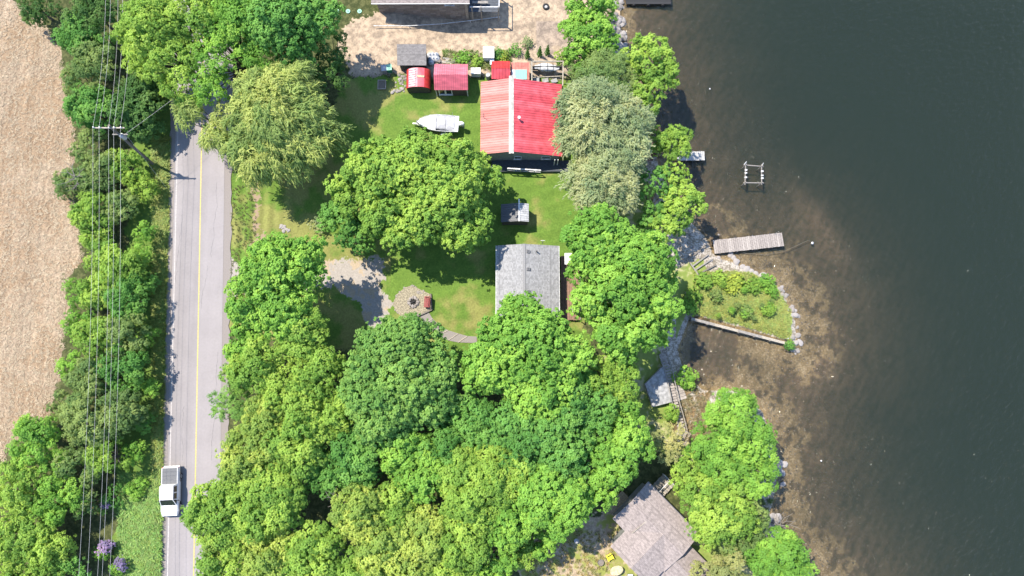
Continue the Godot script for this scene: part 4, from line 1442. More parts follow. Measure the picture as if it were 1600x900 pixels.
func make_top_house() -> void:
	rng.seed = 504
	var e := 2.55
	var a := P(584, 3, e)
	var b := P(731, 4.5, e)
	var zt := (a.z + b.z) * 0.5
	var o := thing("stone_clad_house", "house with stone clad wall and raised deck above the dirt yard", "house", Vector3((a.x + b.x) * 0.5, 0, zt - 5))
	org = o.position
	begin()
	bx(Vector3((a.x + b.x) * 0.5, 0.2, zt - 5.2), Vector3(b.x - a.x - 0.4, 4.6, 9.9))
	put("wall", mats["stone_tan"], o)
	# courses of cladding stone on the wall towards the yard
	var ms := []
	for k in 3:
		ms.append(mat("clad_%d" % k, lin([0.33, 0.39, 0.28][k], [0.285, 0.345, 0.24][k], [0.25, 0.305, 0.205][k]), 0.9, texs["grain"], 0.6))
	var zz := zt - 0.25
	var y := -2.0
	while y < 2.3:
		var x := a.x + 0.25
		while x < b.x - 0.75:
			var w := minf(rng.randf_range(0.45, 0.95), b.x - 0.5 - x)
			part_box("cladding_stone", ms[rng.randi_range(0, 2)], o, Vector3(x + w * 0.5, y + 0.19, zz + 0.03), Vector3(w - 0.02, 0.36, rng.randf_range(0.09, 0.13)))
			x += w
		y += 0.38
	part_box("corner_trim", mats["pale_wood"], o, Vector3(b.x - 0.3, 0.1, zz + 0.05), Vector3(0.34, 4.5, 0.12))
	window_on(o, Vector3(P(702, 9, 1.9).x, 1.95, zz + 0.09), 1.1, 0.3, mats["white_metal"])
	plain_slope(o, "roof", mats["shingle_brown"], Vector3(a.x - 0.3, 4.6, zt - 5.2), Vector3(b.x + 0.2, 4.6, zt - 5.2), Vector3(a.x - 0.3, e, zt + 0.1), Vector3(b.x + 0.2, e, zt + 0.1))
	plain_slope(o, "roof", mats["shingle_brown"], Vector3(a.x - 0.3, 4.6, zt - 5.2), Vector3(b.x + 0.2, 4.6, zt - 5.2), Vector3(a.x - 0.3, e, zt - 10.6), Vector3(b.x + 0.2, e, zt - 10.6))
	begin()
	bar(Vector3(a.x - 0.3, e, zt + 0.2), Vector3(b.x + 0.2, e, zt + 0.16), 0.08, 0.1)
	put("gutter", mats["white_metal"], o)
	# raised deck beside the wall
	var c := P(780, 20, 0.9)
	boards(o, "deck_board", [mats["deck_slate"]], Vector3(b.x, 0.75, zt - 3.2), Vector3.RIGHT, Vector3(0, 0, 1), c.x - b.x, 3.4, 11)
	for p in [[b.x + 0.4, zt + 0.1], [b.x + 1.5, zt + 0.1], [c.x - 0.1, zt + 0.1], [c.x - 0.1, zt - 3.0]]:
		part_box("post", mats["pale_wood"], o, Vector3(p[0], -0.1, p[1]), Vector3(0.12, 3.9, 0.12))
	begin()
	bar(Vector3(b.x + 0.2, 1.8, zt + 0.15), Vector3(c.x, 1.8, zt + 0.15), 0.09, 0.06)
	bar(Vector3(c.x, 1.8, zt + 0.15), Vector3(c.x, 1.8, zt - 3.2), 0.09, 0.06)
	put("deck_railing", mats["white_metal"], o)
	org = Vector3.ZERO
	o = thing("deck_bench", "pale bench standing on the raised deck", "bench", Vector3(b.x + 1.4, 0.78, zt - 0.8))
	part_box("seat", mats["grey_wood_x"], o, Vector3(0, 0.42, 0), Vector3(1.9, 0.05, 0.3))
	for s in [-1, 1]:
		part_box("leg", mats["grey_wood_x"], o, Vector3(s * 0.7, 0.2, 0), Vector3(0.06, 0.4, 0.26))
	# white retaining edge across the yard
	o = thing("yard_rail", "thin white rail crossing the dirt yard below the stone wall", "rail", G(680, 42))
	org = o.position
	var pts := [[585, 43], [640, 43], [690, 40], [735, 35], [781, 29]]
	for k in 4:
		begin()
		var g0 := G(pts[k][0], pts[k][1])
		var g1 := G(pts[k + 1][0], pts[k + 1][1])
		bar(g0 + Vector3(0, 0.42, 0), g1 + Vector3(0, 0.42, 0), 0.07, 0.06)
		put("rail", mats["white_metal"], o)
		begin()
		bx(g1 + Vector3(0, 0.18, 0), Vector3(0.07, 0.5, 0.07))
		put("post", mats["white_metal"], o)
	org = Vector3.ZERO
	for p in [527, 544, 562]:
		o = thing("septic_lid", "round mint green septic lid in the grass patch", "lid", G(p, 18), "septic lids")
		begin()
		disc(Vector3(0, 0, 0), 0.27, 0.1, 16)
		put("cover", mats["mint_plastic"], o)
		begin()
		disc(Vector3(0, 0.1, 0), 0.1, 0.03, 10)
		put("knob", mats["green_plastic"], o)
	o = thing("old_tyre", "loose black tyre lying on the dirt yard", "tyre", G(853, 11))
	begin()
	var ring := []
	for m in 21:
		ring.append(Vector3(cos(TAU * m / 20) * 0.3, 0.12, sin(TAU * m / 20) * 0.3))
	tube(ring, 0.13, 0.13, 8)
	put("tread", mats["rubber"], o)
	begin()
	disc(Vector3(0, 0.02, 0), 0.2, 0.1, 14)
	put("rim", mats["truck_grey"], o)
	for p in [[824, 82, 2.2], [843, 79, 2.3], [855, 77, 2.3]]:
		var g := G(p[0], p[1] + 8)
		var t := thing("cedar_sapling", "narrow young cedar planted in the dirt yard", "cedar", g, "young cedars in the dirt yard")
		begin()
		tube([Vector3.ZERO, Vector3(0, p[2], 0)], 0.05, 0.02, 5)
		put("trunk", mats["bark"], t)
		var crown := Node3D.new()
		crown.name = "crown"
		t.add_child(crown)
		for k in 7:
			var m := MeshInstance3D.new()
			m.name = "bough"
			m.mesh = bough("small", 0, k % 3)
			m.material_override = leaf_mat("green", k % 2)
			crown.add_child(m, true)
			var s := lerpf(0.55, 0.16, k / 6.0)
			m.transform = Transform3D(Basis(Vector3.UP, k * 1.3).scaled(Vector3(s, 0.7, s)), Vector3(0, 0.25 + k * 0.3, 0))

func make_brown_house() -> void:
	rng.seed = 505
	var h := 3.0
	var c0 := P(1012, 753, h)
	var k := mpp(800, 3.4)
	var o := thing("brown_roofed_house", "house with large pinkish brown shingle roof in the wood", "house", Vector3(c0.x, 0, c0.z), "", -deg_to_rad(45.5))
	var m: Material = mats["shingle_brown"]
	var L := 112 * k
	var W := 78 * k
	# main gable, ridge along x
	var zr := 40 * k
	var yr := 3.75
	plain_slope(o, "roof", m, Vector3(0, yr, zr), Vector3(L, yr, zr), Vector3(0, h, 0), Vector3(L, h, 0))
	plain_slope(o, "roof", m, Vector3(0, yr, zr), Vector3(L, yr, zr), Vector3(0, h, W + 0.1), Vector3(L, h, W + 0.1))
	gable_walls(o, mats["siding_grey"], 0.3, L - 0.1, 0.35, W - 0.2, -0.3, h, zr, yr - 0.1, false)
	# cross gable towards the yard, ridge along z
	var bx0 := 27 * k
	var bx1 := 110 * k
	var xm := 69 * k
	var zb := 112 * k
	plain_slope(o, "roof", m, Vector3(xm, yr + 0.05, zr), Vector3(xm, yr + 0.05, zb), Vector3(bx0, h + 0.03, zr), Vector3(bx0, h + 0.03, zb))
	plain_slope(o, "roof", m, Vector3(xm, yr + 0.05, zr), Vector3(xm, yr + 0.05, zb), Vector3(bx1, h + 0.03, zr), Vector3(bx1, h + 0.03, zb))
	gable_walls(o, mats["siding_grey"], bx0 + 0.3, bx1 - 0.3, W, zb - 0.3, -0.3, h, xm, yr - 0.1, true)
	# lower wing
	plain_slope(o, "roof", m, Vector3(L - 1.0, 3.3, 55 * k), Vector3(L + 5.5, 3.3, 55 * k), Vector3(L - 1.0, 2.2, 22 * k), Vector3(L + 5.5, 2.2, 22 * k))
	plain_slope(o, "roof", m, Vector3(L - 1.0, 3.3, 55 * k), Vector3(L + 5.5, 3.3, 55 * k), Vector3(L - 1.0, 2.2, 92 * k), Vector3(L + 5.5, 2.2, 92 * k))
	gable_walls(o, mats["siding_grey"], L, L + 5.2, 24 * k, 90 * k, -0.3, 2.15, 55 * k, 3.2, false)
	begin()
	bar(Vector3(0, h - 0.02, -0.05), Vector3(L, h - 0.02, -0.05), 0.08, 0.12)
	put("gutter", mats["steel_dark"], o)
	begin()
	bar(Vector3(38 * k, yr - 0.05, 42 * k), Vector3(36 * k, h + 0.35, 74 * k), 0.06, 0.06)
	put("roof_cable", mats["pale_wood"], o)
	boards(o, "deck_board", [mats["new_wood"]], Vector3(-0.75, 0.35, 38 * k), Vector3(0, 0, 1), Vector3.RIGHT, 36 * k, 1.1, 5)
	boards(o, "landing_board", [mats["grey_wood_x"], mats["pale_wood"]], Vector3(17 * k, 0.5, -1.9), Vector3.RIGHT, Vector3(0, 0, 1), 1.7, 1.9, 8)
	begin()
	bar(Vector3(17 * k, 1.4, -1.9), Vector3(17 * k + 1.7, 1.4, -1.9), 0.07, 0.06)
	bar(Vector3(17 * k + 0.8, 1.4, -1.9), Vector3(17 * k + 0.8, 1.4, 0.1), 0.07, 0.06)
	for x in [0.0, 0.85, 1.7]:
		bx(Vector3(17 * k + x, 0.9, -1.9), Vector3(0.08, 1.0, 0.08))
	put("landing_railing", mats["white_metal"], o)
	# things in its yard
	var y := thing("plastic_chair", "yellow plastic chair in the sandy yard", "chair", G(952, 869), "", 0.5)
	part_box("seat", mats["yellow_plastic"], y, Vector3(0, 0.4, 0), Vector3(0.62, 0.06, 0.62))
	part_box("backrest", mats["yellow_plastic"], y, Vector3(0, 0.72, -0.3), Vector3(0.62, 0.6, 0.06), Basis(Vector3.RIGHT, -0.25))
	for s in [[-1, -1], [1, -1], [-1, 1], [1, 1]]:
		part_box("leg", mats["yellow_plastic"], y, Vector3(s[0] * 0.26, 0.19, s[1] * 0.26), Vector3(0.06, 0.38, 0.06))
	for s in [-1, 1]:
		part_box("armrest", mats["yellow_plastic"], y, Vector3(s * 0.31, 0.6, 0.02), Vector3(0.08, 0.04, 0.6))
	y = thing("fire_bowl", "dark round fire bowl in the sandy yard", "fire bowl", G(938, 878))
	begin()
	loft([ring_y(0.05, 0.15, 12), ring_y(0.28, 0.34, 12), ring_y(0.34, 0.36, 12), ring_y(0.33, 0.3, 12), ring_y(0.24, 0.25, 12)])
	put("bowl", mats["stone_tan"], y)
	for q3 in 3:
		part_box("leg", mats["steel_dark"], y, Vector3(cos(q3 * 2.1) * 0.2, 0.06, sin(q3 * 2.1) * 0.2), Vector3(0.05, 0.14, 0.05))
	y = thing("round_table", "cream oval table beside the brown roof eave", "table", G(962, 889), "", 0.3)
	begin()
	var oval := PackedVector2Array()
	for q4 in 18:
		oval.append(Vector2(cos(TAU * q4 / 18) * 0.72, sin(TAU * q4 / 18) * 0.5))
	prism(oval, 0.68, 0.73)
	put("table_top", mats["cream"], y)
	for s in [[-1, -1], [1, -1], [-1, 1], [1, 1]]:
		part_box("leg", mats["pale_wood"], y, Vector3(s[0] * 0.4, 0.34, s[1] * 0.25), Vector3(0.06, 0.68, 0.06))
	y = thing("cooler_box", "small blue cooler beside the brown roof eave", "cooler", G(984, 899))
	part_box("body", mats["blue_plastic"], y, Vector3(0, 0.2, 0), Vector3(0.5, 0.38, 0.34))
	part_box("lid", mats["white_plastic"], y, Vector3(0, 0.42, 0), Vector3(0.54, 0.07, 0.38))
	y = thing("patio_stool", "round blue grey stool on the sandy yard", "stool", G(900, 844))
	begin()
	disc(Vector3(0, 0.42, 0), 0.26, 0.06, 14)
	put("seat", mats["tarp_grey"], y)
	for q3 in 3:
		part_box("leg", mats["steel_dark"], y, Vector3(cos(q3 * 2.1) * 0.17, 0.21, sin(q3 * 2.1) * 0.17), Vector3(0.04, 0.42, 0.04))
	y = thing("parked_bicycle", "bicycle lying in the grass edge under the trees", "bicycle", G(868, 827), "", 0.2)
	for s in [-0.55, 0.55]:
		begin()
		var ring := []
		for q4 in 17:
			ring.append(Vector3(s + cos(TAU * q4 / 16) * 0.33, 0.12 + sin(TAU * q4 / 16) * 0.06, sin(TAU * q4 / 16) * 0.33))
		tube(ring, 0.03, 0.03, 5)
		put("wheel", mats["rubber"], y)
	begin()
	tube([Vector3(-0.55, 0.12, 0), Vector3(-0.1, 0.14, -0.4), Vector3(0.4, 0.14, -0.42), Vector3(0.55, 0.12, 0)], 0.025, 0.025, 6)
	tube([Vector3(-0.1, 0.14, -0.4), Vector3(0.0, 0.13, 0.05), Vector3(0.4, 0.14, -0.42)], 0.025, 0.025, 6)
	tube([Vector3(-0.55, 0.12, 0), Vector3(0.0, 0.13, 0.05)], 0.02, 0.02, 6)
	put("frame", mats["white_metal"], y)
	part_box("saddle", mats["black"], y, Vector3(-0.14, 0.16, -0.52), Vector3(0.24, 0.06, 0.12))
	begin()
	tube([Vector3(0.3, 0.16, -0.55), Vector3(0.42, 0.18, -0.6), Vector3(0.58, 0.16, -0.55)], 0.02, 0.02, 5)
	put("handlebar", mats["steel_dark"], y)

# ---------------------------------------------------------------- vehicles
func wheel(parent: Node, c: Vector3, axis: Vector3, r: float, w: float) -> void:
	begin()
	tube([c - axis * w * 0.5, c - axis * w * 0.42, c + axis * w * 0.42, c + axis * w * 0.5], r, r, 18)
	var t := put("wheel", mats["rubber"], parent)
	begin()
	tube([c + axis * (w * 0.5 - 0.03), c + axis * (w * 0.5 + 0.015)], r * 0.62, r * 0.6, 12)
	put("rim", mats["aluminium"], t)

func make_truck() -> void:
	# nose along +z
	var g := P(266, 768, 0.9)
	var o := thing("pickup_truck", "white and grey pickup truck parked on the road shoulder", "pickup truck", Vector3(g.x, 0.07, g.z), "", 0.043)
	o.scale = Vector3(0.97, 0.95, 0.89)
	var W := 0.98
	var sec := []
	# z, half width, sill y, belt y
	for s in [[-2.92, 0.86, 0.52, 1.0], [-2.86, 0.95, 0.45, 1.06], [-2.0, W, 0.42, 1.07], [-0.95, W, 0.42, 1.08], [0.9, W, 0.42, 1.10], [1.35, W, 0.42, 1.12], [2.3, 0.97, 0.44, 1.05], [2.72, 0.90, 0.46, 0.98], [2.9, 0.78, 0.5, 0.86]]:
		var z: float = s[0]
		var w: float = s[1]
		sec.append([Vector3(-w * 0.92, s[2], z), Vector3(-w, s[2] + 0.2, z), Vector3(-w, s[3] - 0.14, z), Vector3(-w * 0.93, s[3], z), Vector3(w * 0.93, s[3], z), Vector3(w, s[3] - 0.14, z), Vector3(w, s[2] + 0.2, z), Vector3(w * 0.92, s[2], z)])
	begin()
	loft(sec, false)
	put("body", mats["truck_white"], o)
	begin()
	loft([[Vector3(-0.88, 1.08, -0.95), Vector3(0.88, 1.08, -0.95), Vector3(0.74, 1.84, -0.78), Vector3(-0.74, 1.84, -0.78)], [Vector3(-0.9, 1.1, -0.3), Vector3(0.9, 1.1, -0.3), Vector3(0.76, 1.9, -0.3), Vector3(-0.76, 1.9, -0.3)], [Vector3(-0.9, 1.1, 0.5), Vector3(0.9, 1.1, 0.5), Vector3(0.75, 1.88, 0.5), Vector3(-0.75, 1.88, 0.5)], [Vector3(-0.88, 1.11, 0.98), Vector3(0.88, 1.11, 0.98), Vector3(0.73, 1.82, 0.86), Vector3(-0.73, 1.82, 0.86)]], false)
	put("cab", mats["truck_white"], o)
	begin()   # windscreen leaning back from the bonnet to the roof, closed below
	loft([[Vector3(-0.84, 1.11, 1.62), Vector3(0.84, 1.11, 1.62), Vector3(0.88, 1.1, 0.97), Vector3(-0.88, 1.1, 0.97)], [Vector3(-0.72, 1.81, 0.88), Vector3(0.72, 1.81, 0.88), Vector3(0.73, 1.8, 0.85), Vector3(-0.73, 1.8, 0.85)]], false)
	put("windscreen", mats["glass_dark"], o)
	for s in [-1, 1]:
		begin()
		bar(Vector3(s * 0.86, 1.13, 1.6), Vector3(s * 0.735, 1.83, 0.86), 0.06, 0.06)
		put("windscreen_pillar", mats["truck_white"], o)
		for zz in [[-0.72, 0.0], [0.1, 0.82]]:
			begin()
			q(Vector3(s * 0.9, 1.2, zz[0]), Vector3(s * 0.9, 1.2, zz[1]), Vector3(s * 0.79, 1.74, zz[1] - 0.02), Vector3(s * 0.79, 1.74, zz[0] + 0.04), Vector3(s, 0.2, 0))
			put("side_window", mats["glass_dark"], o)
		part_box("mirror", mats["black"], o, Vector3(s * 1.08, 1.2, 1.05), Vector3(0.2, 0.16, 0.1))
		part_box("headlight", mats["lamp_clear"], o, Vector3(s * 0.72, 0.84, 2.83), Vector3(0.24, 0.18, 0.12))
		part_box("tail_light", mats["lamp_red"], o, Vector3(s * 0.86, 0.86, -2.9), Vector3(0.12, 0.34, 0.08))
		part_box("bed_rail", mats["truck_grey"], o, Vector3(s * 0.88, 1.1, -1.9), Vector3(0.12, 0.07, 1.9))
		part_box("wheel_arch", mats["truck_grey"], o, Vector3(s * 0.99, 0.82, -1.75), Vector3(0.05, 0.1, 1.05))
		part_box("wheel_arch", mats["truck_grey"], o, Vector3(s * 0.99, 0.82, 1.85), Vector3(0.05, 0.1, 1.05))
		part_box("sill", mats["truck_grey"], o, Vector3(s * 0.985, 0.5, 0.05), Vector3(0.05, 0.14, 2.3))
		for z in [-1.75, 1.85]:
			wheel(o, Vector3(s * 0.86, 0.37, z), Vector3(s, 0, 0), 0.38, 0.25)
	for k in 4:
		part_box("bed_cover_panel", mats["tonneau"], o, Vector3(0, 1.12 + 0.012 * (k % 2), -2.62 + k * 0.48), Vector3(1.64, 0.05, 0.455))
	part_box("tailgate", mats["truck_grey"], o, Vector3(0, 0.84, -2.93), Vector3(1.5, 0.44, 0.06))
	part_box("rear_bumper", mats["aluminium"], o, Vector3(0, 0.52, -2.98), Vector3(1.8, 0.18, 0.14))
	part_box("front_bumper", mats["aluminium"], o, Vector3(0, 0.5, 2.9), Vector3(1.7, 0.2, 0.16))
	part_box("grille", mats["black"], o, Vector3(0, 0.74, 2.89), Vector3(1.1, 0.22, 0.06))
	begin()
	for s in [-1, 1]:
		bar(Vector3(s * 0.45, 1.118, 1.6), Vector3(s * 0.38, 1.045, 2.55), 0.05, 0.03)
	put("bonnet_crease", mats["truck_white"], o)

func make_boat() -> void:
	# bow along -x, on a trailer
	var o := thing("trailer_boat", "white covered motor boat on the lawn trailer", "boat", G(690, 198), "", -0.07)
	var half := [[-2.7, 0.04], [-2.45, 0.28], [-2.0, 0.58], [-1.3, 0.86], [-0.5, 0.99], [0.6, 1.0], [1.7, 0.97], [2.1, 0.95]]
	var sec := []
	for h in half:
		var x: float = h[0]
		var w: float = h[1]
		var keel := 0.5 + (0.42 if x < -2.3 else (0.18 if x < -1.8 else 0.0))
		sec.append([Vector3(x, 1.22, -w), Vector3(x, 1.12, -w * 0.99), Vector3(x, 0.8, -w * 0.8), Vector3(x, keel, 0), Vector3(x, 0.8, w * 0.8), Vector3(x, 1.12, w * 0.99), Vector3(x, 1.22, w)])
	begin()
	loft(sec, false)
	put("hull", mats["boat_white"], o)
	var cov := []
	for h in half.slice(1, 5):
		var x: float = h[0]
		var w: float = h[1] * 0.97
		cov.append([Vector3(x, 1.21, -w), Vector3(x, 1.27, -w * 0.95), Vector3(x, 1.42 - 0.1 * absf(x + 0.8) * 0.5, 0), Vector3(x, 1.27, w * 0.95), Vector3(x, 1.21, w)])
	begin()
	loft(cov)
	put("bow_cover", mats["boat_cover"], o)
	var c2 := []
	for h in half.slice(4, 7):
		var x: float = h[0]
		var w: float = h[1] * 0.97
		c2.append([Vector3(x, 1.21, -w), Vector3(x, 1.3, -w * 0.92), Vector3(x, 1.5 - 0.07 * x, 0.0), Vector3(x, 1.33, w * 0.6), Vector3(x, 1.21, w)])
	begin()
	loft(c2)
	put("cockpit_cover", mats["boat_cover_grey"], o)
	begin()
	tube([Vector3(-2.5, 1.26, -0.26), Vector3(-1.3, 1.27, -0.86), Vector3(-0.5, 1.27, -0.98), Vector3(0.6, 1.26, -0.99), Vector3(2.1, 1.25, -0.94)], 0.035, 0.035, 5)
	tube([Vector3(-2.5, 1.26, 0.26), Vector3(-1.3, 1.27, 0.86), Vector3(-0.5, 1.27, 0.98), Vector3(0.6, 1.26, 0.99), Vector3(2.1, 1.25, 0.94)], 0.035, 0.035, 5)
	put("gunwale", mats["white_metal"], o)
	begin()
	tube([Vector3(-2.3, 1.34, 0), Vector3(-1.3, 1.41, 0), Vector3(-0.5, 1.43, 0)], 0.02, 0.02, 4)
	tube([Vector3(-0.5, 1.28, -0.93), Vector3(-0.5, 1.56, -0.1), Vector3(-0.5, 1.3, 0.93)], 0.03, 0.03, 4)
	tube([Vector3(0.6, 1.28, -0.93), Vector3(0.6, 1.49, 0.0), Vector3(0.6, 1.3, 0.93)], 0.02, 0.02, 4)
	put("cover_seam", mats["tarp_grey"], o)
	begin()
	tube([Vector3(-2.65, 1.3, 0), Vector3(-2.4, 1.5, -0.3), Vector3(-1.6, 1.45, -0.75)], 0.02, 0.02, 5)
	tube([Vector3(-2.65, 1.3, 0), Vector3(-2.4, 1.5, 0.3), Vector3(-1.6, 1.45, 0.75)], 0.02, 0.02, 5)
	put("bow_rail", mats["aluminium"], o)
	part_box("registration_stripe", mats["blue_plastic"], o, Vector3(0.6, 1.06, 0.985), Vector3(2.4, 0.06, 0.02))
	part_box("stern_deck", mats["boat_white"], o, Vector3(1.9, 1.24, 0), Vector3(0.4, 0.06, 1.8))
	begin()
	loft([[Vector3(2.2, 1.1, -0.22), Vector3(2.2, 1.1, 0.22), Vector3(2.2, 1.62, 0.2), Vector3(2.2, 1.62, -0.2)], [Vector3(2.5, 1.08, -0.24), Vector3(2.5, 1.08, 0.24), Vector3(2.5, 1.7, 0.2), Vector3(2.5, 1.7, -0.2)], [Vector3(2.78, 1.12, -0.18), Vector3(2.78, 1.12, 0.18), Vector3(2.75, 1.5, 0.14), Vector3(2.75, 1.5, -0.14)]])
	var mo := put("outboard_motor", mats["boat_white"], o)
	begin()
	bx(Vector3(2.45, 0.78, 0), Vector3(0.2, 0.7, 0.12))
	bx(Vector3(2.55, 0.5, 0), Vector3(0.4, 0.05, 0.22))
	put("motor_leg", mats["steel_dark"], mo)
	begin()
	tube([Vector3(1.35, 1.25, -0.96), Vector3(1.33, 1.75, -1.15)], 0.02, 0.015, 5)
	put("aerial", mats["white_metal"], o)
	for p in [[1.55, 0.6], [1.6, -0.55]]:
		part_box("cleat", mats["steel_dark"], o, Vector3(p[0], 1.3, p[1]), Vector3(0.2, 0.06, 0.06))
	# trailer
	var t := thing("boat_trailer", "galvanised trailer carrying the white boat", "trailer", o.position, "", -0.07)
	begin()
	for s in [-1, 1]:
		bar(Vector3(-3.0, 0.42, 0.0), Vector3(-1.2, 0.42, s * 0.62), 0.1, 0.1)
		bar(Vector3(-1.2, 0.42, s * 0.62), Vector3(2.0, 0.42, s * 0.62), 0.1, 0.1)
	bar(Vector3(0.5, 0.4, -1.05), Vector3(0.5, 0.4, 1.05), 0.1, 0.1)
	put("chassis", mats["truck_grey"], t)
	part_box("hitch", mats["aluminium"], t, Vector3(-3.15, 0.45, 0), Vector3(0.45, 0.12, 0.14))
	begin()
	tube([Vector3(-2.95, 0.1, 0.14), Vector3(-2.95, 0.85, 0.14)], 0.04, 0.04, 6)
	put("jockey_stand", mats["aluminium"], t)
	begin()
	bar(Vector3(-2.75, 0.4, 0), Vector3(-2.7, 1.15, 0), 0.1, 0.1)
	bx(Vector3(-2.72, 1.15, 0), Vector3(0.25, 0.12, 0.3))
	put("winch_post", mats["steel_dark"], t)
	for s in [-1, 1]:
		wheel(t, Vector3(0.5, 0.3, s * 1.12), Vector3(0, 0, s), 0.31, 0.2)
		part_box("mudguard", mats["truck_grey"], t, Vector3(0.5, 0.66, s * 1.12), Vector3(0.85, 0.04, 0.26))

# ---------------------------------------------------------------- yard, poles and docks
func make_pole() -> void:
	var top := P(170, 196, 9.0)
	var base := G(240, 258)
	var o := thing("utility_pole", "leaning grey wooden utility pole with crossarms above the hedgerow", "utility pole", base)
	org = o.position
	begin()
	tube([base + Vector3(0, -0.3, 0), base.lerp(top, 0.5), top], 0.19, 0.13, 10)
	put("pole", mats["pole_wood"], o)
	var arm := top + Vector3(0, -0.35, 0)
	var a2 := base.lerp(top, 0.82)
	part_box("crossarm", mats["pale_wood"], o, arm + Vector3(-0.1, 0, 0.14), Vector3(3.2, 0.14, 0.12))
	part_box("crossarm", mats["grey_wood_x"], o, a2 + Vector3(0.3, 0, 0.14), Vector3(1.7, 0.12, 0.11))
	var pins := [-1.6, -0.95, 0.05, 0.6, 1.3]
	for x in pins:
		begin()
		tube([arm + Vector3(x - 0.1, 0.07, 0.14), arm + Vector3(x - 0.1, 0.3, 0.14)], 0.07, 0.05, 8)
		put("insulator", mats["white_plastic"], o)
	begin()
	tube([a2 + Vector3(0.35, -0.9, 0.2), a2 + Vector3(0.35, -0.1, 0.2)], 0.24, 0.24, 12)
	put("transformer", mats["truck_grey"], o)
	org = Vector3.ZERO
	var ends := [[[165, -60], [119, 960]], [[172, -60], [133, 960]], [[183, -60], [149, 960]], [[190, -60], [156, 960]], [[204, -60], [168, 960]]]
	for k in 5:
		var s := arm + Vector3(pins[k] - 0.1, 0.3, 0.14)
		for e in 2:
			var f := P(ends[k][e][0], ends[k][e][1], 8.6)
			var w := thing("power_line", "pale power line strung from the pole above the hedgerow", "power line", s, "power lines on the pole")
			org = s
			begin()
			var pts := []
			for i in 15:
				var t := i / 14.0
				pts.append(s.lerp(f, t) + Vector3(0, -1.1 * 4.0 * t * (1.0 - t) * 0.7, 0))
			tube(pts, 0.0095, 0.0095, 5)
			put("conductor", mats["wire"], w)
			org = Vector3.ZERO
	var ds := a2 + Vector3(0.9, 0.1, 0.1)
	for d in [[[420, 30, 7.0], "thin service cable running from the pole over the road into the trees"], [[262, 296, 0.3], "guy wire slanting from the pole to the verge"]]:
		var w := thing("service_cable", d[1], "cable", ds)
		org = ds
		var f := P(d[0][0], d[0][1], d[0][2])
		begin()
		var pts := []
		for i in 13:
			var t := i / 12.0
			pts.append(ds.lerp(f, t) + Vector3(0, (-2.0 if d[0][2] > 1.0 else 0.0) * t * (1.0 - t), 0))
		tube(pts, 0.0095, 0.0095, 5)
		put("strand", mats["wire"], w)
		org = Vector3.ZERO

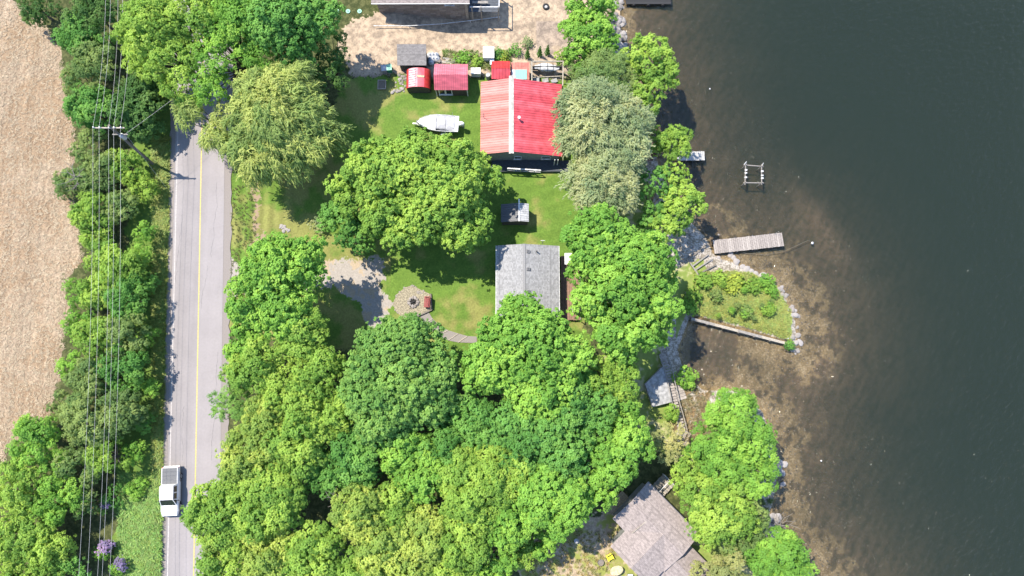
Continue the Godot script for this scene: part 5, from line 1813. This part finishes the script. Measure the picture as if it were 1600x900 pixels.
func make_yard() -> void:
	rng.seed = 506
	# fire pit court
	var c := P(645, 470, 0)
	var court := poly_px([[614, 474], [620, 460], [633, 449], [645, 446], [658, 453], [673, 460], [674, 483], [658, 491], [640, 498], [627, 494], [618, 486]])
	org = Vector3(c.x, 0, c.z)
	begin()
	prism(court, -0.1, 0.05)
	structure(put("fire_pit_court", mats["court_gravel"]), "pale gravel court around the fire pit")
	org = Vector3.ZERO
	var f := thing("fire_pit", "ring of pale stones around dark ash in the gravel court", "fire pit", P(646, 472, 0.05))
	begin()
	disc(Vector3.ZERO, 0.36, 0.03, 14)
	put("ash", mats["ash"], f)
	rng.seed = 507
	rock_shapes()
	for k in 11:
		var a := TAU * k / 11
		var r := MeshInstance3D.new()
		r.mesh = rocks[k % 6]
		r.material_override = mats["rock_%d" % (k % 2)]
		r.name = "ring_stone"
		f.add_child(r, true)
		r.position = Vector3(cos(a) * 0.52, 0.02, sin(a) * 0.52)
		r.rotation.y = a
		r.scale = Vector3(0.2, 0.24, 0.17)
	begin()
	tube([Vector3(-0.25, 0.1, 0.1), Vector3(0.3, 0.22, -0.12)], 0.07, 0.06, 7)
	put("charred_log", mats["black"], f)
	begin()
	tube([Vector3(-0.5, 0.1, 0.75), Vector3(0.55, 0.25, 0.25)], 0.03, 0.03, 5)
	put("poker_stick", mats["pole_wood"], f)
	for k in 24:
		var p: Vector2 = court[k % court.size()].lerp(court[(k + 1) % court.size()], rng.randf())
		if p.x > P(660, 470).x:
			continue
		rock("edging_stone", "small pale stone edging the fire pit court", "stone", Vector3(p.x, 0.02, p.y), rng.randf_range(0.07, 0.13), "edging stones of the court", 0)
	for k in 9:
		rock("edging_stone", "loose stone lying near the fire ring", "stone", G(rng.randf_range(652, 664), rng.randf_range(452, 460)), rng.randf_range(0.09, 0.14), "loose stones near the fire ring", 0)
	for e in [[[673, 459], [675, 484]], [[675, 484], [642, 499]]]:
		var a := P(e[0][0], e[0][1], 0.12)
		var t := thing("edging_timber", ["dark timber edging behind the red bench", "dark timber edging between court and garden path"][0 if e[0][0] == 673 else 1], "timber", a)
		org = a
		begin()
		bar(a, P(e[1][0], e[1][1], 0.12), 0.14, 0.26)
		put("beam", mats["pole_wood"], t)
		org = Vector3.ZERO
	var b := thing("garden_bench", "red slatted bench facing the fire pit", "bench", P(668, 472.5, 0.05), "", -0.05)
	for k in 4:
		part_box("seat_slat", mats["bench_red"], b, Vector3(-0.28 + k * 0.13, 0.42, 0), Vector3(0.11, 0.035, 1.25))
	for k in 4:
		part_box("back_slat", mats["bench_red"], b, Vector3(0.26 + k * 0.035, 0.52 + k * 0.12, 0), Vector3(0.03, 0.1, 1.25), Basis(Vector3(0, 0, 1), -0.25))
	for s in [-1, 1]:
		part_box("leg", mats["steel_dark"], b, Vector3(-0.24, 0.2, s * 0.52), Vector3(0.06, 0.42, 0.06))
		part_box("leg", mats["steel_dark"], b, Vector3(0.3, 0.4, s * 0.52), Vector3(0.06, 0.85, 0.06), Basis(Vector3(0, 0, 1), -0.2))
		part_box("armrest", mats["bench_red"], b, Vector3(-0.02, 0.62, s * 0.58), Vector3(0.56, 0.04, 0.08))
	# garden path with timber treads
	var left := [[655, 493], [664, 505], [672, 515], [684, 524], [700, 532], [716, 535], [745, 536]]
	var right := [[670, 488], [676, 498], [688, 510], [700, 516], [716, 521], [730, 525], [745, 526]]
	var poly := []
	for p in left:
		poly.append(p)
	for k in right.size():
		poly.append(right[right.size() - 1 - k])
	var pp := poly_px(poly)
	org = P(690, 515, 0)
	begin()
	prism(pp, -0.1, 0.045)
	structure(put("garden_path", mats["path_gravel"]), "curved gravel garden path")
	org = Vector3.ZERO
	for k in 5:
		var a := P(left[k + 1][0], left[k + 1][1], 0.06)
		var e := P(right[k + 1][0], right[k + 1][1], 0.06)
		var t := thing("path_tread", "thin timber tread set across the gravel garden path", "tread", a, "treads of the garden path")
		org = a
		begin()
		bar(a, e, 0.09, 0.1)
		put("beam", mats["pale_wood"], t)
		org = Vector3.ZERO
	# a pale stone heap on the roadside lawn, a shrub stump and some yard litter
	for k in 12:
		rock("garden_stone", "pale stone in the small heap on the roadside lawn", "stone", G(445 + rng.randf_range(-7, 8), 357 + rng.randf_range(-6, 6)), rng.randf_range(0.1, 0.22), "stones of the lawn heap", 1)

func dock(o: Node3D, a: Vector3, b: Vector3, width: float, n: int, m: Array, legs: int) -> void:
	# planks laid across from a to b, on stringers and posts; y is the deck
	org = o.position
	var d := (b - a)
	var f := d.normalized()
	var s := f.cross(Vector3.UP).normalized()
	var L := d.length()
	for i in n:
		begin()
		bx(a + f * L * (i + 0.5) / n + s * rng.randf_range(-0.02, 0.02) + Vector3(0, rng.randf_range(-0.008, 0.008), 0), Vector3(width, 0.04, L / n - 0.025), Basis(s, Vector3.UP, s.cross(Vector3.UP)))
		put("plank", m[rng.randi_range(0, m.size() - 1)], o)
	for k in [-1, 1]:
		begin()
		bar(a + s * k * (width * 0.5 - 0.1) + Vector3(0, -0.11, 0), b + s * k * (width * 0.5 - 0.1) + Vector3(0, -0.11, 0), 0.08, 0.17)
		put("stringer", mats["pole_wood"], o)
		for i in legs:
			begin()
			var p: Vector3 = a + f * L * (i + 0.3) / legs + s * k * (width * 0.5 + 0.04)
			tube([p + Vector3(0, 0.12, 0), Vector3(p.x, gh(p.x, p.z) - 0.2, p.z)], 0.045, 0.045, 7)
			put("post", mats["steel_dark"], o)
	org = Vector3.ZERO

func make_shore_things() -> void:
	rng.seed = 508
	var y := WATER + 0.5
	for k in 3:
		mat("plank_%d" % k, lin([0.44, 0.50, 0.39][k], [0.385, 0.44, 0.34][k], [0.35, 0.40, 0.31][k]), 0.85, texs["streak_x"], 0.8)
	var pm := [mats["plank_0"], mats["plank_1"], mats["plank_2"]]
	var a := P(1115, 386, y)
	var b := P(1223.5, 374, y)
	var o := thing("long_dock", "long grey plank dock running out from the beach", "dock", (a + b) * 0.5)
	dock(o, a, b, 21.5 * mpp(380, y), 34, pm, 4)
	org = o.position
	begin()
	var cl := P(1211, 365, y + 0.05)
	tube([cl + Vector3(0, -0.4, 0), cl + Vector3(0, 0.5, 0), cl + Vector3(0.15, 0.75, -0.1), cl + Vector3(0.3, 0.5, -0.1)], 0.03, 0.03, 6)
	put("ladder_rail", mats["aluminium"], o)
	org = Vector3.ZERO
	a = P(1058, 244, y)
	b = P(1101, 243.5, y)
	o = thing("short_dock", "narrow pale dock coming out from under the lakeside trees", "dock", (a + b) * 0.5)
	dock(o, a, b, 14.5 * mpp(244, y), 14, [mat("plank_pale", lin(0.58, 0.57, 0.56), 0.7, texs["streak_z"], 0.8)], 4)
	# landing with a maroon swing seat
	o = thing("swing_seat", "maroon canopied seat on the dock landing under the trees", "seat", P(1013, 245, y + 0.05))
	part_box("seat", mats["maroon"], o, Vector3(0.1, 0.45, 0), Vector3(0.7, 0.1, 1.2))
	part_box("canopy", mats["maroon"], o, Vector3(0.05, 1.7, 0), Vector3(0.85, 0.06, 1.0), Basis(Vector3(0, 0, 1), 0.12))
	part_box("backrest", mats["maroon"], o, Vector3(-0.32, 0.8, 0), Vector3(0.08, 0.6, 1.2))
	for s in [[-1, -1], [1, -1], [-1, 1], [1, 1]]:
		part_box("post", mats["white_metal"], o, Vector3(s[0] * 0.45, 0.85, s[1] * 0.62), Vector3(0.06, 1.75, 0.06))
	for s in [-1, 1]:
		part_box("top_rail", mats["pale_wood"], o, Vector3(0, 1.76, s * 0.62), Vector3(1.3, 0.06, 0.07))
	# square frame of a boat lift out in the water
	var cy := WATER + 0.9
	o = thing("boat_lift_frame", "square frame of bare grey poles standing in the lake", "boat lift", P(1178, 271, WATER))
	org = o.position
	var cs := [P(1165, 258, cy), P(1190, 260, cy), P(1190, 286, cy), P(1164, 285.5, cy)]
	for k in 4:
		begin()
		tube([cs[k] + (cs[k] - cs[(k + 1) % 4]).normalized() * 0.25, cs[(k + 1) % 4] + (cs[(k + 1) % 4] - cs[k]).normalized() * 0.2], 0.07, 0.07, 7)
		put("pole", mats["grey_wood"], o)
		begin()
		var low := Vector3(cs[k].x, gh(cs[k].x, cs[k].z), cs[k].z)
		tube([low, cs[k] + Vector3(0, 0.3, 0)], 0.07, 0.07, 7)
		put("post", mats["grey_wood"], o)
		for t in [0.3, 0.55, 0.72]:
			if k % 2 == 1:
				begin()
				bx(cs[k].lerp(cs[(k + 1) % 4], t) + Vector3(0.06, 0.04, 0), Vector3(0.28, 0.12, 0.16))
				put("bracket", mats["white_metal"], o)
	begin()
	tube([cs[0] + Vector3(-0.2, 0.1, -0.05), cs[0] + Vector3(0.05, 0.3, -0.35)], 0.05, 0.05, 6)
	tube([cs[1] + Vector3(0, 0.05, 0), cs[1] + Vector3(0.1, 0.4, -0.3)], 0.05, 0.05, 6)
	put("winch_handle", mats["white_metal"], o)
	org = Vector3.ZERO
	# buoy on a rope, and floating litter
	var bp := P(1269, 380, WATER)
	o = thing("mooring_buoy", "small white mooring buoy beyond the long dock", "buoy", bp)
	begin()
	loft([ring_y(-0.1, 0.07, 10), ring_y(0.0, 0.14, 10), ring_y(0.12, 0.15, 10), ring_y(0.22, 0.08, 10)])
	put("float", mats["white_plastic"], o)
	begin()
	tube([Vector3(0, 0.28, 0), Vector3(0.05, 0.42, 0)], 0.04, 0.04, 6)
	put("ring", mats["steel_dark"], o)
	var r := thing("mooring_rope", "dark rope trailing from the dock to the white buoy", "rope", bp)
	org = bp
	begin()
	var rp := []
	for k in [[1269, 378], [1262, 376], [1245, 384], [1225, 393], [1195, 398], [1165, 396], [1148, 391]]:
		rp.append(P(k[0], k[1], WATER + 0.02))
	tube(rp, 0.03, 0.03, 5)
	put("line", mats["rope"], r)
	org = Vector3.ZERO
	for p in [[1109, 139], [1283, 720]]:
		var d := thing("drifting_float", "tiny white float adrift on open water", "float", P(p[0], p[1], WATER), "floats adrift")
		begin()
		loft([ring_y(-0.04, 0.06, 8), ring_y(0.03, 0.1, 8), ring_y(0.1, 0.05, 8)])
		put("shell", mats["white_plastic"], d)
	# dark covered boat at the dock beyond the stony bank
	o = thing("swim_raft", "black floating raft at the edge of the dark water", "raft", P(1012, -4, WATER))
	for k in 6:
		part_box("plank", mats["black"], o, Vector3(0, 0.35, -1.2 + k * 0.42), Vector3(5.6, 0.06, 0.39))
	for k in 3:
		begin()
		tube([Vector3(-1.8 + k * 1.8, 0.1, -1.3), Vector3(-1.8 + k * 1.8, 0.1, 1.2)], 0.25, 0.25, 10)
		put("barrel", mats["black"], o)
	# timber wall along the inlet side of the spit
	var w0 := P(1080, 498, WATER + 0.75)
	var w1 := P(1226, 536, WATER + 0.55)
	o = thing("timber_seawall", "weathered timber wall along the inlet side of the grassy spit", "wall", (w0 + w1) * 0.5)
	org = o.position
	for k in 4:
		var p0 := w0.lerp(w1, k / 4.0)
		var p1 := w0.lerp(w1, (k + 1) / 4.0)
		for m in 3:
			begin()
			bar(p0 + Vector3(0, -0.3 * m, 0), p1.lerp(p0, 0.006) + Vector3(0, -0.3 * m, 0), 0.3 - 0.03 * m, 0.28)
			put("timber", mats["pale_wood"] if (k + m) % 2 else mats["grey_wood_x"], o)
	for k in 7:
		begin()
		var p := w0.lerp(w1, k / 6.0) + Vector3(0, 0.05, 0.2)
		tube([p + Vector3(0, 0.1, 0), p + Vector3(0, -1.6, 0)], 0.09, 0.09, 7)
		put("pile", mats["pole_wood"], o)
	org = Vector3.ZERO
	o = thing("marker_stake", "pale upright stake at the end of the timber wall", "stake", G(1225, 530))
	begin()
	bx(Vector3(0, 0.6, 0), Vector3(0.08, 1.3, 0.08))
	put("post", mats["pale_wood"], o)
	part_box("cap", mats["white_metal"], o, Vector3(0, 1.27, 0), Vector3(0.1, 0.05, 0.1))
	# derelict timber ramp on the beach
	o = thing("slipway_frame", "derelict slipway frame of grey timbers on the beach", "slipway", G(1095, 415))
	org = o.position
	for e in [[[1072, 408], [1104, 384]], [[1088, 430], [1118, 414]], [[1078, 412], [1092, 432]], [[1082, 416], [1106, 398]], [[1086, 422], [1112, 405]]]:
		begin()
		bar(G(e[0][0], e[0][1]) + Vector3(0, 0.2, 0), G(e[1][0], e[1][1]) + Vector3(0, 0.2, 0), 0.16, 0.16)
		put("timber", mats["grey_wood"] if e[0][0] % 4 else mats["pole_wood"], o)
	org = Vector3.ZERO
	# rocks
	var spots := []
	for k in 52:
		var t := rng.randf()
		var pts := [[1196, 430], [1222, 455], [1232, 480], [1246, 500], [1248, 530], [1242, 552]]
		var f := t * 5.0
		var i := mini(4, int(f))
		spots.append([lerpf(pts[i][0], pts[i + 1][0], f - i) + rng.randf_range(-11, 6), lerpf(pts[i][1], pts[i + 1][1], f - i) + rng.randf_range(-5, 5), rng.randf_range(0.12, 0.33)])
	for k in spots.size():
		rock("shore_rock", "pale boulder in the rock bank at the spit end", "rock", G(spots[k][0], spots[k][1]), spots[k][2], "boulders round the spit", 0 if k % 3 else 1)
	for p in [[1146, 403], [1150, 409], [1166, 421], [1173, 424], [1180, 428], [1160, 417], [1190, 433], [1141, 398]]:
		rock("shore_rock", "pale rock at the waterline beside the long dock", "rock", G(p[0], p[1]), rng.randf_range(0.3, 0.5), "rocks beside the long dock", 1)
	for p in [[1225, 725], [1217, 723], [1217, 731], [1222, 756], [1234, 832], [1220, 738]]:
		rock("shore_rock", "rounded rock in the shallows off the leafy point", "rock", G(p[0], p[1]) + Vector3(0, 0.15, 0), rng.randf_range(0.25, 0.45), "rocks off the leafy point", 1)
	for k in 22:
		rock("shore_rock", "grey rock in the pile beside the waterline tree", "rock", G(rng.randf_range(1192, 1216), rng.randf_range(806, 840)), rng.randf_range(0.25, 0.55), "rock pile by the waterline tree", k % 2)
	for k in 60:
		var t := rng.randf()
		rock("bank_stone", "grey stone of the rubble bank below the dirt yard", "stone", G(968 + t * 8 + rng.randf_range(-12, 4), t * 100 - 4), rng.randf_range(0.2, 0.42), "stones of the rubble bank", 1 if k % 3 else 2)
	for k in 24:
		rock("beach_stone", "pale cobble on the beach at the dock foot", "stone", G(rng.randf_range(1060, 1130), rng.randf_range(366, 410)), rng.randf_range(0.08, 0.2), "cobbles of the beach", k % 2)
	# concrete ramp, walkway and steps by the inlet
	org = P(1032, 605, 0)
	begin()
	var rp2 := poly_px([[1008, 600], [1036, 572], [1050, 628], [1020, 636]])
	prism(rp2, -1.2, 0.05)
	structure(put("concrete_pad", mats["concrete"]), "pale concrete pad beside the inlet")
	org = Vector3.ZERO
	o = thing("board_walkway", "railed board walkway climbing beside the inlet", "walkway", G(1050, 610))
	org = o.position
	var wk := [[1033, 552], [1043, 586], [1052, 628], [1058, 648], [1064, 672]]
	for k in 4:
		var p0 := G(wk[k][0], wk[k][1]) + Vector3(0, 0.45, 0)
		var p1 := G(wk[k + 1][0], wk[k + 1][1]) + Vector3(0, 0.45, 0)
		var n := int(p0.distance_to(p1) / 0.3)
		var f := (p1 - p0).normalized()
		var s := f.cross(Vector3.UP).normalized()
		for i in n:
			begin()
			bx(p0.lerp(p1, (i + 0.5) / n), Vector3(0.8, 0.04, 0.26), Basis(s, s.cross(f) * -1.0, f))
			put("tread_board", pm[i % 3], o)
		begin()
		bar(p0 + Vector3(0, 0.75, 0) + s * 0.4, p1 + Vector3(0, 0.75, 0) + s * 0.4, 0.09, 0.07)
		bar(p0 + Vector3(0, 0.75, 0) - s * 0.4, p1 + Vector3(0, 0.75, 0) - s * 0.4, 0.09, 0.07)
		for u in [0.02, 0.5]:
			bx(p0.lerp(p1, u) + s * 0.4 + Vector3(0, 0.35, 0), Vector3(0.08, 0.85, 0.08))
			bx(p0.lerp(p1, u) - s * 0.4 + Vector3(0, 0.35, 0), Vector3(0.08, 0.85, 0.08))
		put("railing", mats["grey_wood"], o)
	org = Vector3.ZERO
	o = thing("timber_steps", "short flight of weathered timber steps at the walkway end", "steps", G(1064, 681), "", -0.55)
	for k in 4:
		part_box("step", mats["plank_%d" % (k % 3)], o, Vector3(-0.6 + k * 0.42, 0.5 - k * 0.13, 0), Vector3(0.38, 0.05, 1.5))
	for s in [-1, 1]:
		part_box("stringer", mats["grey_wood_x"], o, Vector3(0.05, 0.2, s * 0.78), Vector3(1.9, 0.22, 0.06), Basis(Vector3(0, 0, 1), -0.3))
	o = thing("viewing_platform", "small pink grey plank platform beside the walkway", "platform", G(1060, 614), "", 0.3)
	for k in 5:
		part_box("plank", pm[k % 3], o, Vector3(0, 0.3, -0.7 + k * 0.34), Vector3(1.3, 0.04, 0.31))
	part_box("frame", mats["pole_wood"], o, Vector3(0, 0.12, 0), Vector3(1.1, 0.28, 1.5))

func bushes() -> void:
	for a in [["green leafy bush at the edge of the dirt yard beside the white locker", "fresh", 723, 92, 13, 1.0], ["sprawling bush behind the white chest", "lime", 745, 98, 12, 0.9], ["bush growing between the white locker and the red shed", "green", 777, 86, 11, 1.3],
		["yellow flowering bush behind the small red shed", "gold", 787, 90, 9, 1.0], ["round bush in the dirt yard beside the cedars", "green", 804, 80, 10, 1.5], ["grey green bush alone in the dirt yard", "sage", 823, 67, 10, 1.0], ["low yellow green shrub beside the timber frame", "lime", 880, 90, 16, 1.6],
		["pale lawn shrub beside the widest maple", "sage", 498, 352, 14, 1.2]]:
		tree("shrub", a[0], "", a[1], "small", [[a[2], a[3], a[4], a[5]]], "bark", 0.1, "shrub")
	for a in [["lilac bush in purple bloom on the verge", 190, 882, 12, 1.8], ["lilac bush with scattered pale flowers below the power lines", 166, 856, 13, 2.0], ["small lilac bush in the shade of the hedgerow", 166, 790, 9, 1.8]]:
		tree("lilac_bush", a[0], "", "lilac", "small", [[a[1], a[2], a[3], a[4]]], "bark", 0.35, "lilac")
		tree("verge_bush", a[0].replace("lilac bush", "green bush growing through the lilac").replace(" in purple bloom", ""), "", "fresh", "small", [[a[1] - 6, a[2] + 6, a[3], a[4] * 0.8]], "bark", 0.3, "shrub")
	# bushes on the spit
	rng.seed = 600
	var spit := [[1100, 440, 15, "lime"], [1125, 434, 14, "lime"], [1150, 440, 14, "gold"], [1176, 446, 15, "lime"], [1196, 440, 14, "fresh"], [1204, 456, 12, "fresh"], [1140, 448, 12, "gold"], [1085, 462, 14, "lime"], [1118, 462, 11, "hedge"], [1200, 484, 11, "lime"], [1165, 486, 12, "hedge"], [1232, 540, 9, "green"], [1075, 480, 14, "fresh"]]
	for k in 18:
		spit.append([rng.randf_range(1090, 1215), rng.randf_range(430, 500), rng.randf_range(4, 8), ["lime", "fresh", "hedge"][k % 3]])
	for a in spit:
		var gg := G(a[0], a[1])
		if a[2] < 8.5 and shore_dist(gg.x, gg.z) < 0.6:
			continue
		tree("spit_shrub", {"lime": "yellow green shrub on the grassy spit", "gold": "yellow flowering shrub on the grassy spit", "fresh": "bright green shrub at the rocky edge of the spit", "hedge": "dull green shrub amid the spit grass", "green": "dark green shrub at the foot of the marker stake"}[a[3]], "shrubs on the spit", a[3], "small", [[a[0], a[1], a[2], rng.randf_range(0.7, 1.3)]], "bark", 0.2, "shrub")

func make_stuff() -> void:
	# grass tufts and weeds; stubble on the field
	rng.seed = 601
	var places := [[], []]
	var tints := [[], []]
	var areas := [[[1085, 425, 1235, 545], 6500, [0.34, 0.43, 0.11], 0.6], [[190, 740, 262, 905], 2600, [0.23, 0.40, 0.085], 1.2], [[240, 215, 276, 745], 3800, [0.27, 0.37, 0.08], 0.9], [[820, 830, 960, 905], 420, [0.36, 0.34, 0.13], 0.5],
		[[1050, 600, 1110, 690], 500, [0.30, 0.26, 0.14], 0.8], [[352, 290, 400, 500], 500, [0.17, 0.21, 0.05], 0.4], [[690, 80, 800, 110], 260, [0.17, 0.24, 0.05], 0.8], [[1150, 780, 1215, 870], 300, [0.16, 0.22, 0.06], 0.9]]
	for a in areas:
		for k in a[1]:
			var g := G(rng.randf_range(a[0][0], a[0][2]), rng.randf_range(a[0][1], a[0][3]))
			var d := shore_dist(g.x, g.z)
			if d < 0.5 or (g.x < -30.0 and g.x > road_x(g.z) - 3.75 and g.x < road_x(g.z) + 3.65):
				continue
			if g.x < -38.0 and g.x < road_x(g.z) - 9.0:
				continue
			var v: int = k % 2
			var s: float = a[3] * rng.randf_range(0.6, 1.3)
			places[v].append(Transform3D(Basis(Vector3.UP, rng.randf_range(0, TAU)).scaled(Vector3(s, s * rng.randf_range(0.6, 1.0), s)), g))
			var t := rng.randf_range(0.7, 1.25)
			var yl := rng.randf_range(0.85, 1.35)
			tints[v].append(Color(minf(a[2][0] * t * yl, 1), a[2][1] * t, a[2][2] * t))
	for v in 2:
		var o := scatter(["tall_grass", "weeds"][v], clumps["tuft"][v], mats["leaf"], places[v], tints[v], self)
		o.set_meta("kind", "stuff")
		tag(o, ["tall grass on the road verge, spit and yard edges", "weedy tufts among the verge and spit grass"][v], "grass")
	# stones on the lake bed, thickest off the spit and the points
	rock_shapes()
	var sp := []
	var sc := []
	for a in [[1190, 400, 1340, 660, 5200], [1120, 390, 1240, 470, 1500], [1200, 620, 1340, 900, 4200], [1000, 20, 1180, 380, 2200]]:
		for k in a[4]:
			var g := G(rng.randf_range(a[0], a[2]), rng.randf_range(a[1], a[3]))
			var d := -shore_dist(g.x, g.z)
			if d < 0.2 or rng.randf() > 0.35 * exp(-d / 2.2):
				continue
			var r := rng.randf_range(0.04, 0.13)
			sp.append(Transform3D(Basis(Vector3.UP, rng.randf_range(0, TAU)).scaled(Vector3(r, r * 0.5, r)), g))
			var t := rng.randf_range(0.4, 1.1)
			sc.append(Color(0.17 * t, 0.13 * t, 0.085 * t))
	var bed := scatter("lake_bed_stones", rocks[1], mats["straw"], sp, sc, self)
	bed.set_meta("kind", "stuff")
	tag(bed, "brown stones lying under the shallow water along the bank", "stones")
	# stubble
	begin()
	org = Vector3.ZERO
	bx(Vector3(0, 0.02, 0), Vector3(0.4, 0.02, 0.022), Basis(Vector3(0, 0, 1), 0.12))
	bx(Vector3(0.1, 0.03, 0.08), Vector3(0.26, 0.02, 0.03), Basis(Vector3(0, 1, 0), 0.8))
	var bit := commit()
	var pl := []
	var tn := []
	var field := poly_px([[0, 0], [20, 0], [70, 30], [96, 90], [108, 160], [118, 220], [112, 270], [84, 298], [120, 322], [130, 400], [104, 440], [104, 520], [92, 600], [78, 650], [22, 690], [0, 745]])
	for k in 10000:
		var p := P(rng.randf_range(-4, 132), rng.randf_range(-4, 760), 0)
		if not Geometry2D.is_point_in_polygon(Vector2(p.x, p.z), field):
			continue
		pl.append(Transform3D(Basis(Vector3.UP, rng.randf_range(0, TAU)).scaled(Vector3.ONE * rng.randf_range(0.5, 1.3)), p))
		var t := rng.randf_range(0.75, 1.2)
		tn.append(Color(0.45 * t, 0.36 * t, 0.25 * t))
	var f := scatter("straw_stubble", bit, mats["straw"], pl, tn, self)
	f.set_meta("kind", "stuff")
	tag(f, "cut straw and stubble scattered over the pale field", "straw")

func dead_tree(px: float, py: float, h: float, label: String) -> void:
	rng.seed = int(px * 31 + py)
	var g := G(px, py)
	var o := thing("dead_tree", label, "dead tree", g)
	begin()
	tube([Vector3.ZERO, Vector3(0.1, h * 0.6, 0.1), Vector3(0.2, h, 0)], 0.13, 0.05, 7)
	put("trunk", mats["bark_pale"], o)
	for k in 16:
		var a := k * 2.4
		var y := h * (0.5 + 0.5 * k / 16.0)
		var L := rng.randf_range(0.8, 2.0)
		var s := Vector3(0.15, y, 0.05)
		var m := s + Vector3(cos(a) * L * 0.5, L * 0.25, sin(a) * L * 0.5)
		begin()
		tube([s, m, s + Vector3(cos(a + 0.3) * L, L * 0.4, sin(a + 0.3) * L)], 0.05, 0.015, 5)
		tube([m, m + Vector3(cos(a - 0.7) * L * 0.4, L * 0.25, sin(a - 0.7) * L * 0.4)], 0.03, 0.012, 4)
		put("branch", mats["bark_pale"], o)

func make_dead_trees() -> void:
	dead_tree(462, 842, 8.5, "bare bleached dead tree in a dark gap of the wood")
	dead_tree(446, 572, 8.0, "dead grey branches poking from the wood near the driveway")
	dead_tree(548, 766, 8.0, "bare grey treetop beside the yellowish trees of the wood")
	dead_tree(1205, 815, 2.5, "tangle of bleached branches on the waterline rock pile")
	dead_tree(150, 292, 4.5, "bare grey shrub top in the hedgerow below the pole")

# ---------------------------------------------------------------- scene
func _ready() -> void:
	var cam := Camera3D.new()
	cam.name = "camera"
	cam.fov = rad_to_deg(2.0 * atan(450.0 / FOCAL))
	cam.position = Vector3(0, CAM_H, 0)
	cam.rotation.x = -PI / 2.0 + deg_to_rad(TILT)
	cam.near = 1.0
	cam.far = 2000.0
	add_child(cam)
	var env := Environment.new()
	env.background_mode = Environment.BG_SKY
	env.tonemap_mode = Environment.TONE_MAPPER_LINEAR
	env.tonemap_exposure = 1.82
	env.sdfgi_enabled = true
	env.ssao_enabled = true
	env.ssil_enabled = true
	env.volumetric_fog_enabled = true
	env.volumetric_fog_density = 0.0
	var sky := ProceduralSkyMaterial.new()
	sky.sky_top_color = Color(0.47, 0.60, 0.80)
	sky.sky_horizon_color = Color(0.86, 0.90, 0.95)
	sky.ground_horizon_color = Color(0.5, 0.55, 0.55)
	sky.ground_bottom_color = Color(0.2, 0.22, 0.2)
	sky.sky_energy_multiplier = 1.08
	env.sky = Sky.new()
	env.sky.sky_material = sky
	var we := WorldEnvironment.new()
	we.name = "world"
	we.environment = env
	add_child(we)
	var sun := DirectionalLight3D.new()
	sun.name = "sun"
	sun.light_energy = 1.6
	sun.light_color = Color(1.0, 0.965, 0.90)
	sun.light_angular_distance = 0.5
	sun.shadow_enabled = true
	add_child(sun)
	sun.look_at_from_position(Vector3.ZERO, Vector3(0.40, -0.866, 0.30), Vector3.UP)

	bump = FastNoiseLite.new()
	bump.seed = 17
	bump.frequency = 0.08
	make_materials()
	make_clumps()
	make_shore()
	make_ground()
	make_water()
	make_road()
	make_red_house()
	make_sheds()
	make_grey_house()
	make_top_house()
	make_brown_house()
	make_truck()
	make_boat()
	make_pole()
	make_yard()
	make_shore_things()
	make_trees()
	bushes()
	make_dead_trees()
	make_stuff()
